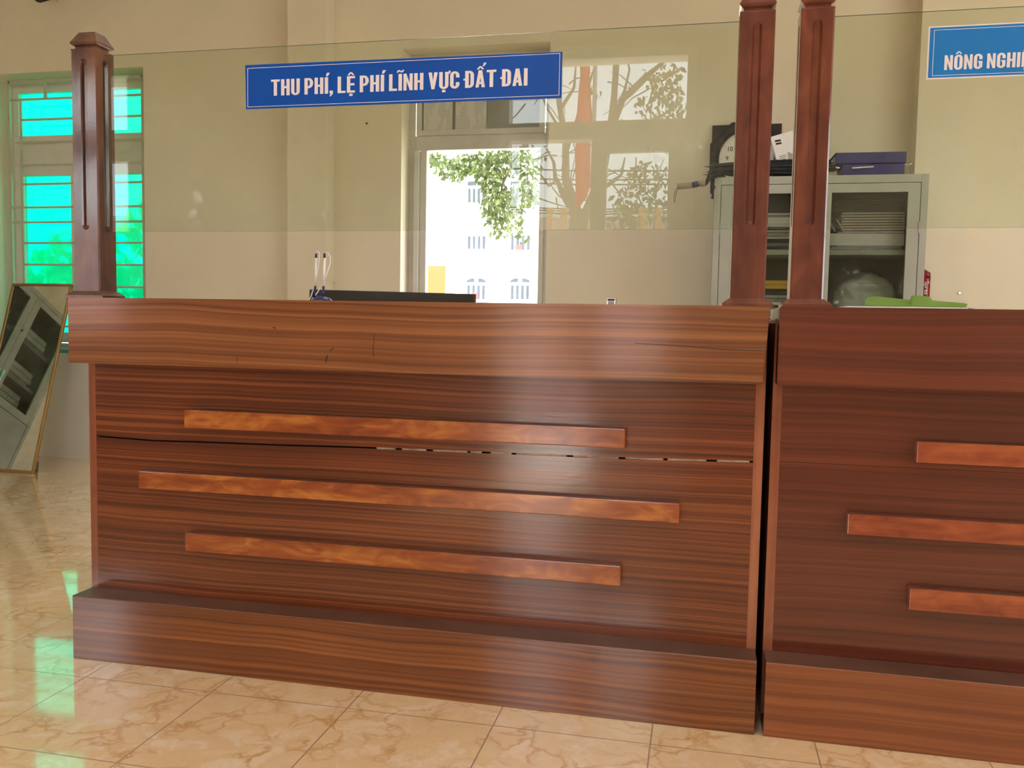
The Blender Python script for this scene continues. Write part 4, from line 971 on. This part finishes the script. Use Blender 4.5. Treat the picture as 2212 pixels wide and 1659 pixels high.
# greenery outside the green window
sb = thing('hedge_tree', (-5.2, 6.5, 0), 'dark green bushes blurred behind the green glass window', 'bush')
mb = MB(); r2 = random.Random(8)
for _ in range(34): leaves(mb, (r2.uniform(-8, -2.8), 6.5+r2.uniform(-.5, .5), r2.uniform(.2, 2.0)), 90, .7, .4, .5, .24, r2)
mb.build('foliage', M['leaf2'], sb)['kind'] = 'stuff'
MB().tube([(-5.2, 6.5, -.12), (-5.2, 6.5, 1.2)], [.1, .06], 8).build('trunk', M['bark'], sb)

# ------------------------------------------------------------------ outside, in front (mirrored in the glass screen)
o = box('porch_canopy', M['canopy'], None, -4.5, 6.8, -4.15, -3.4, 2.92, 3.1); o['kind'] = 'structure'
YTr = -9.5
ft = thing('bare_tree', (1.5, YTr, 0), 'bare forked tree with some leaves, mirrored in the middle glass screen', 'tree')
def lim(pts, r):
    return [rf(u, v, YTr) for u, v in pts], r
mb = MB(); base = rf(1250, 497, YTr)
mb.tube([(base.x, YTr, -.12), base, rf(1242, 455, YTr), rf(1222, 385, YTr), rf(1222, 310, YTr), rf(1208, 220, YTr), rf(1195, 110, YTr)], [.2, .14, .09, .055, .045, .04, .03], 10)
for P, r in (lim([(1245, 460), (1226, 438), (1214, 415), (1203, 388), (1186, 402), (1168, 378), (1125, 350)], [.06, .045, .04, .035, .02, .015, .008]),
             lim([(1258, 490), (1268, 450), (1285, 420), (1322, 393), (1342, 378), (1350, 340)], [.06, .045, .035, .03, .02, .01]),
             lim([(1262, 470), (1300, 380), (1322, 260), (1332, 120)], [.07, .06, .055, .05]),
             lim([(1316, 290), (1345, 215), (1390, 170), (1450, 120)], [.05, .045, .04, .02]),
             lim([(1222, 300), (1180, 230), (1150, 150)], [.022, .015, .008]), lim([(1222, 340), (1250, 240), (1290, 130)], [.02, .015, .008]),
             lim([(1345, 215), (1360, 150), (1350, 110)], [.025, .015, .01]), lim([(1390, 170), (1430, 175), (1470, 150)], [.025, .015, .01]),
             lim([(1200, 390), (1196, 350), (1180, 320)], [.03, .02, .01]), lim([(1208, 240), (1240, 190), (1245, 130)], [.03, .02, .01])):
    mb.tube(P, r, 8)
rb = random.Random(2)
for _ in range(80):
    u, v = rb.uniform(1110, 1440), rb.uniform(120, 460); a = rf(u, v, YTr+rb.uniform(-.4, .4)); P = [a]; d = Vector((rb.uniform(-1, 1), 0, rb.uniform(-1.2, .6)))
    for j in range(4): d += Vector((rb.uniform(-.5, .5), 0, rb.uniform(-.5, .5))); P.append(P[-1]+d*.11)
    mb.tube(P, [.012, .01, .008, .006, .004], 5)
mb.build('trunk', M['bark'], ft)
mb = MB()
for (u, v, ru, rv, n) in ((1440, 180, 40, 40, 170), (1420, 230, 50, 26, 130), (1470, 240, 30, 30, 80), (1400, 380, 50, 30, 170), (1360, 440, 40, 50, 180), (1420, 450, 30, 40, 110), (1345, 480, 30, 30, 80), (1290, 205, 14, 12, 14), (1160, 340, 20, 20, 20), (1120, 300, 40, 30, 60)):
    c = rf(u, v, YTr); k = (abs(YTr)+2.33)/F_PX; leaves(mb, c, int(n*.62), ru*k, .6, rv*k, .105, rb)
mb.build('foliage', M['leaf'], ft)['kind'] = 'stuff'
fg = thing('flag', (1.2, -6.0, 0), 'red flag hanging on its pole, mirrored in the middle glass screen', 'flag')
fe = [(1252, 120, 1276, 120), (1254, 165, 1274, 165), (1250, 210, 1276, 210), (1247, 260, 1279, 260), (1245, 300, 1275, 300), (1244, 360, 1274, 360), (1245, 400, 1274, 400), (1243, 430, 1266, 425), (1242, 455, 1250, 448)]
def flg(a, b):
    i = min(int(b*(len(fe)-1)), len(fe)-2); f = b*(len(fe)-1)-i; e, g = fe[i], fe[i+1]
    L = rf(e[0], e[1], -6.0).lerp(rf(g[0], g[1], -6.0), f); Rr = rf(e[2], e[3], -6.0).lerp(rf(g[2], g[3], -6.0), f)
    p = L.lerp(Rr, a); p.y += .05*math.sin(a*9+b*3); return p
MB().grid(flg, 14, 24, th=.003).build('cloth', M['flag'], fg)
pp = rf(1277, 497, -6.0); MB().tube([(pp.x, -6.02, -.12), (pp.x, -6.02, 5.2)], .02, 8).build('pole', M['steel'], fg)
yw = -7.5; w0 = Vector((0, yw, .55))
bw = MB().box(-12, 14, yw-.2, yw, -.12, w0.z).build('garden_wall', M['outwall']); tag(bw, 'low pink garden wall carrying the ochre fence posts, across the front yard', 'wall')
for i, u in enumerate((1090, 1184, 1216, 1387, 1421)):
    p = rf(u, 470, yw); t_ = rf(u, 455, yw)
    o = MB().box(p.x-.03, p.x+.03, yw-.13, yw-.07, w0.z, t_.z).box(p.x-.045, p.x+.045, yw-.145, yw-.055, t_.z, t_.z+.04).build('fence_post', M['fence'])
    tag(o, 'ochre fence post standing on the pink garden wall', 'post', 'fence posts on the garden wall')
hz = rf(1250, 472, -30)
pb = thing('street_building', (0, -32, 0), 'long low pink building across the street, mirrored at the bottom of the glass', 'building')
MB().box(-30, 34, -36, -30, -.12, hz.z).build('facade_wall', M['outwall'], pb)
MB().box(-30.4, 34.4, -36.4, -29.6, hz.z, hz.z+.2).build('roof_edge', M['concrete'], pb)
for i, (v0, v1) in enumerate(((352, 358), (373, 376), (382, 387), (436, 439), (441, 444), (447, 449))):
    a, b = rf(1050, v0, -13), rf(1500, v1, -13); d = b-a
    MBt = MB().tube([a-d, a.lerp(b, -.4)-Vector((0, 0, .05)), a.lerp(b, .5)-Vector((0, 0, .12)), b+d*.4-Vector((0, 0, .05)), b+d], .014, 5).build('power_cable', M['wire'])
    tag(MBt, 'thin dark power cable crossing the sky in the glass reflection', 'cable', 'power cables over the street')
for x in (-14.0, 16.0):
    o = MB().tube([(x, -13, -.12), (x, -13, 7.5)], [.16, .11], 10).build('utility_pole', M['concrete']); tag(o, 'concrete utility pole carrying the power cables, ' + ('left' if x < 0 else 'right') + ' end', 'pole')
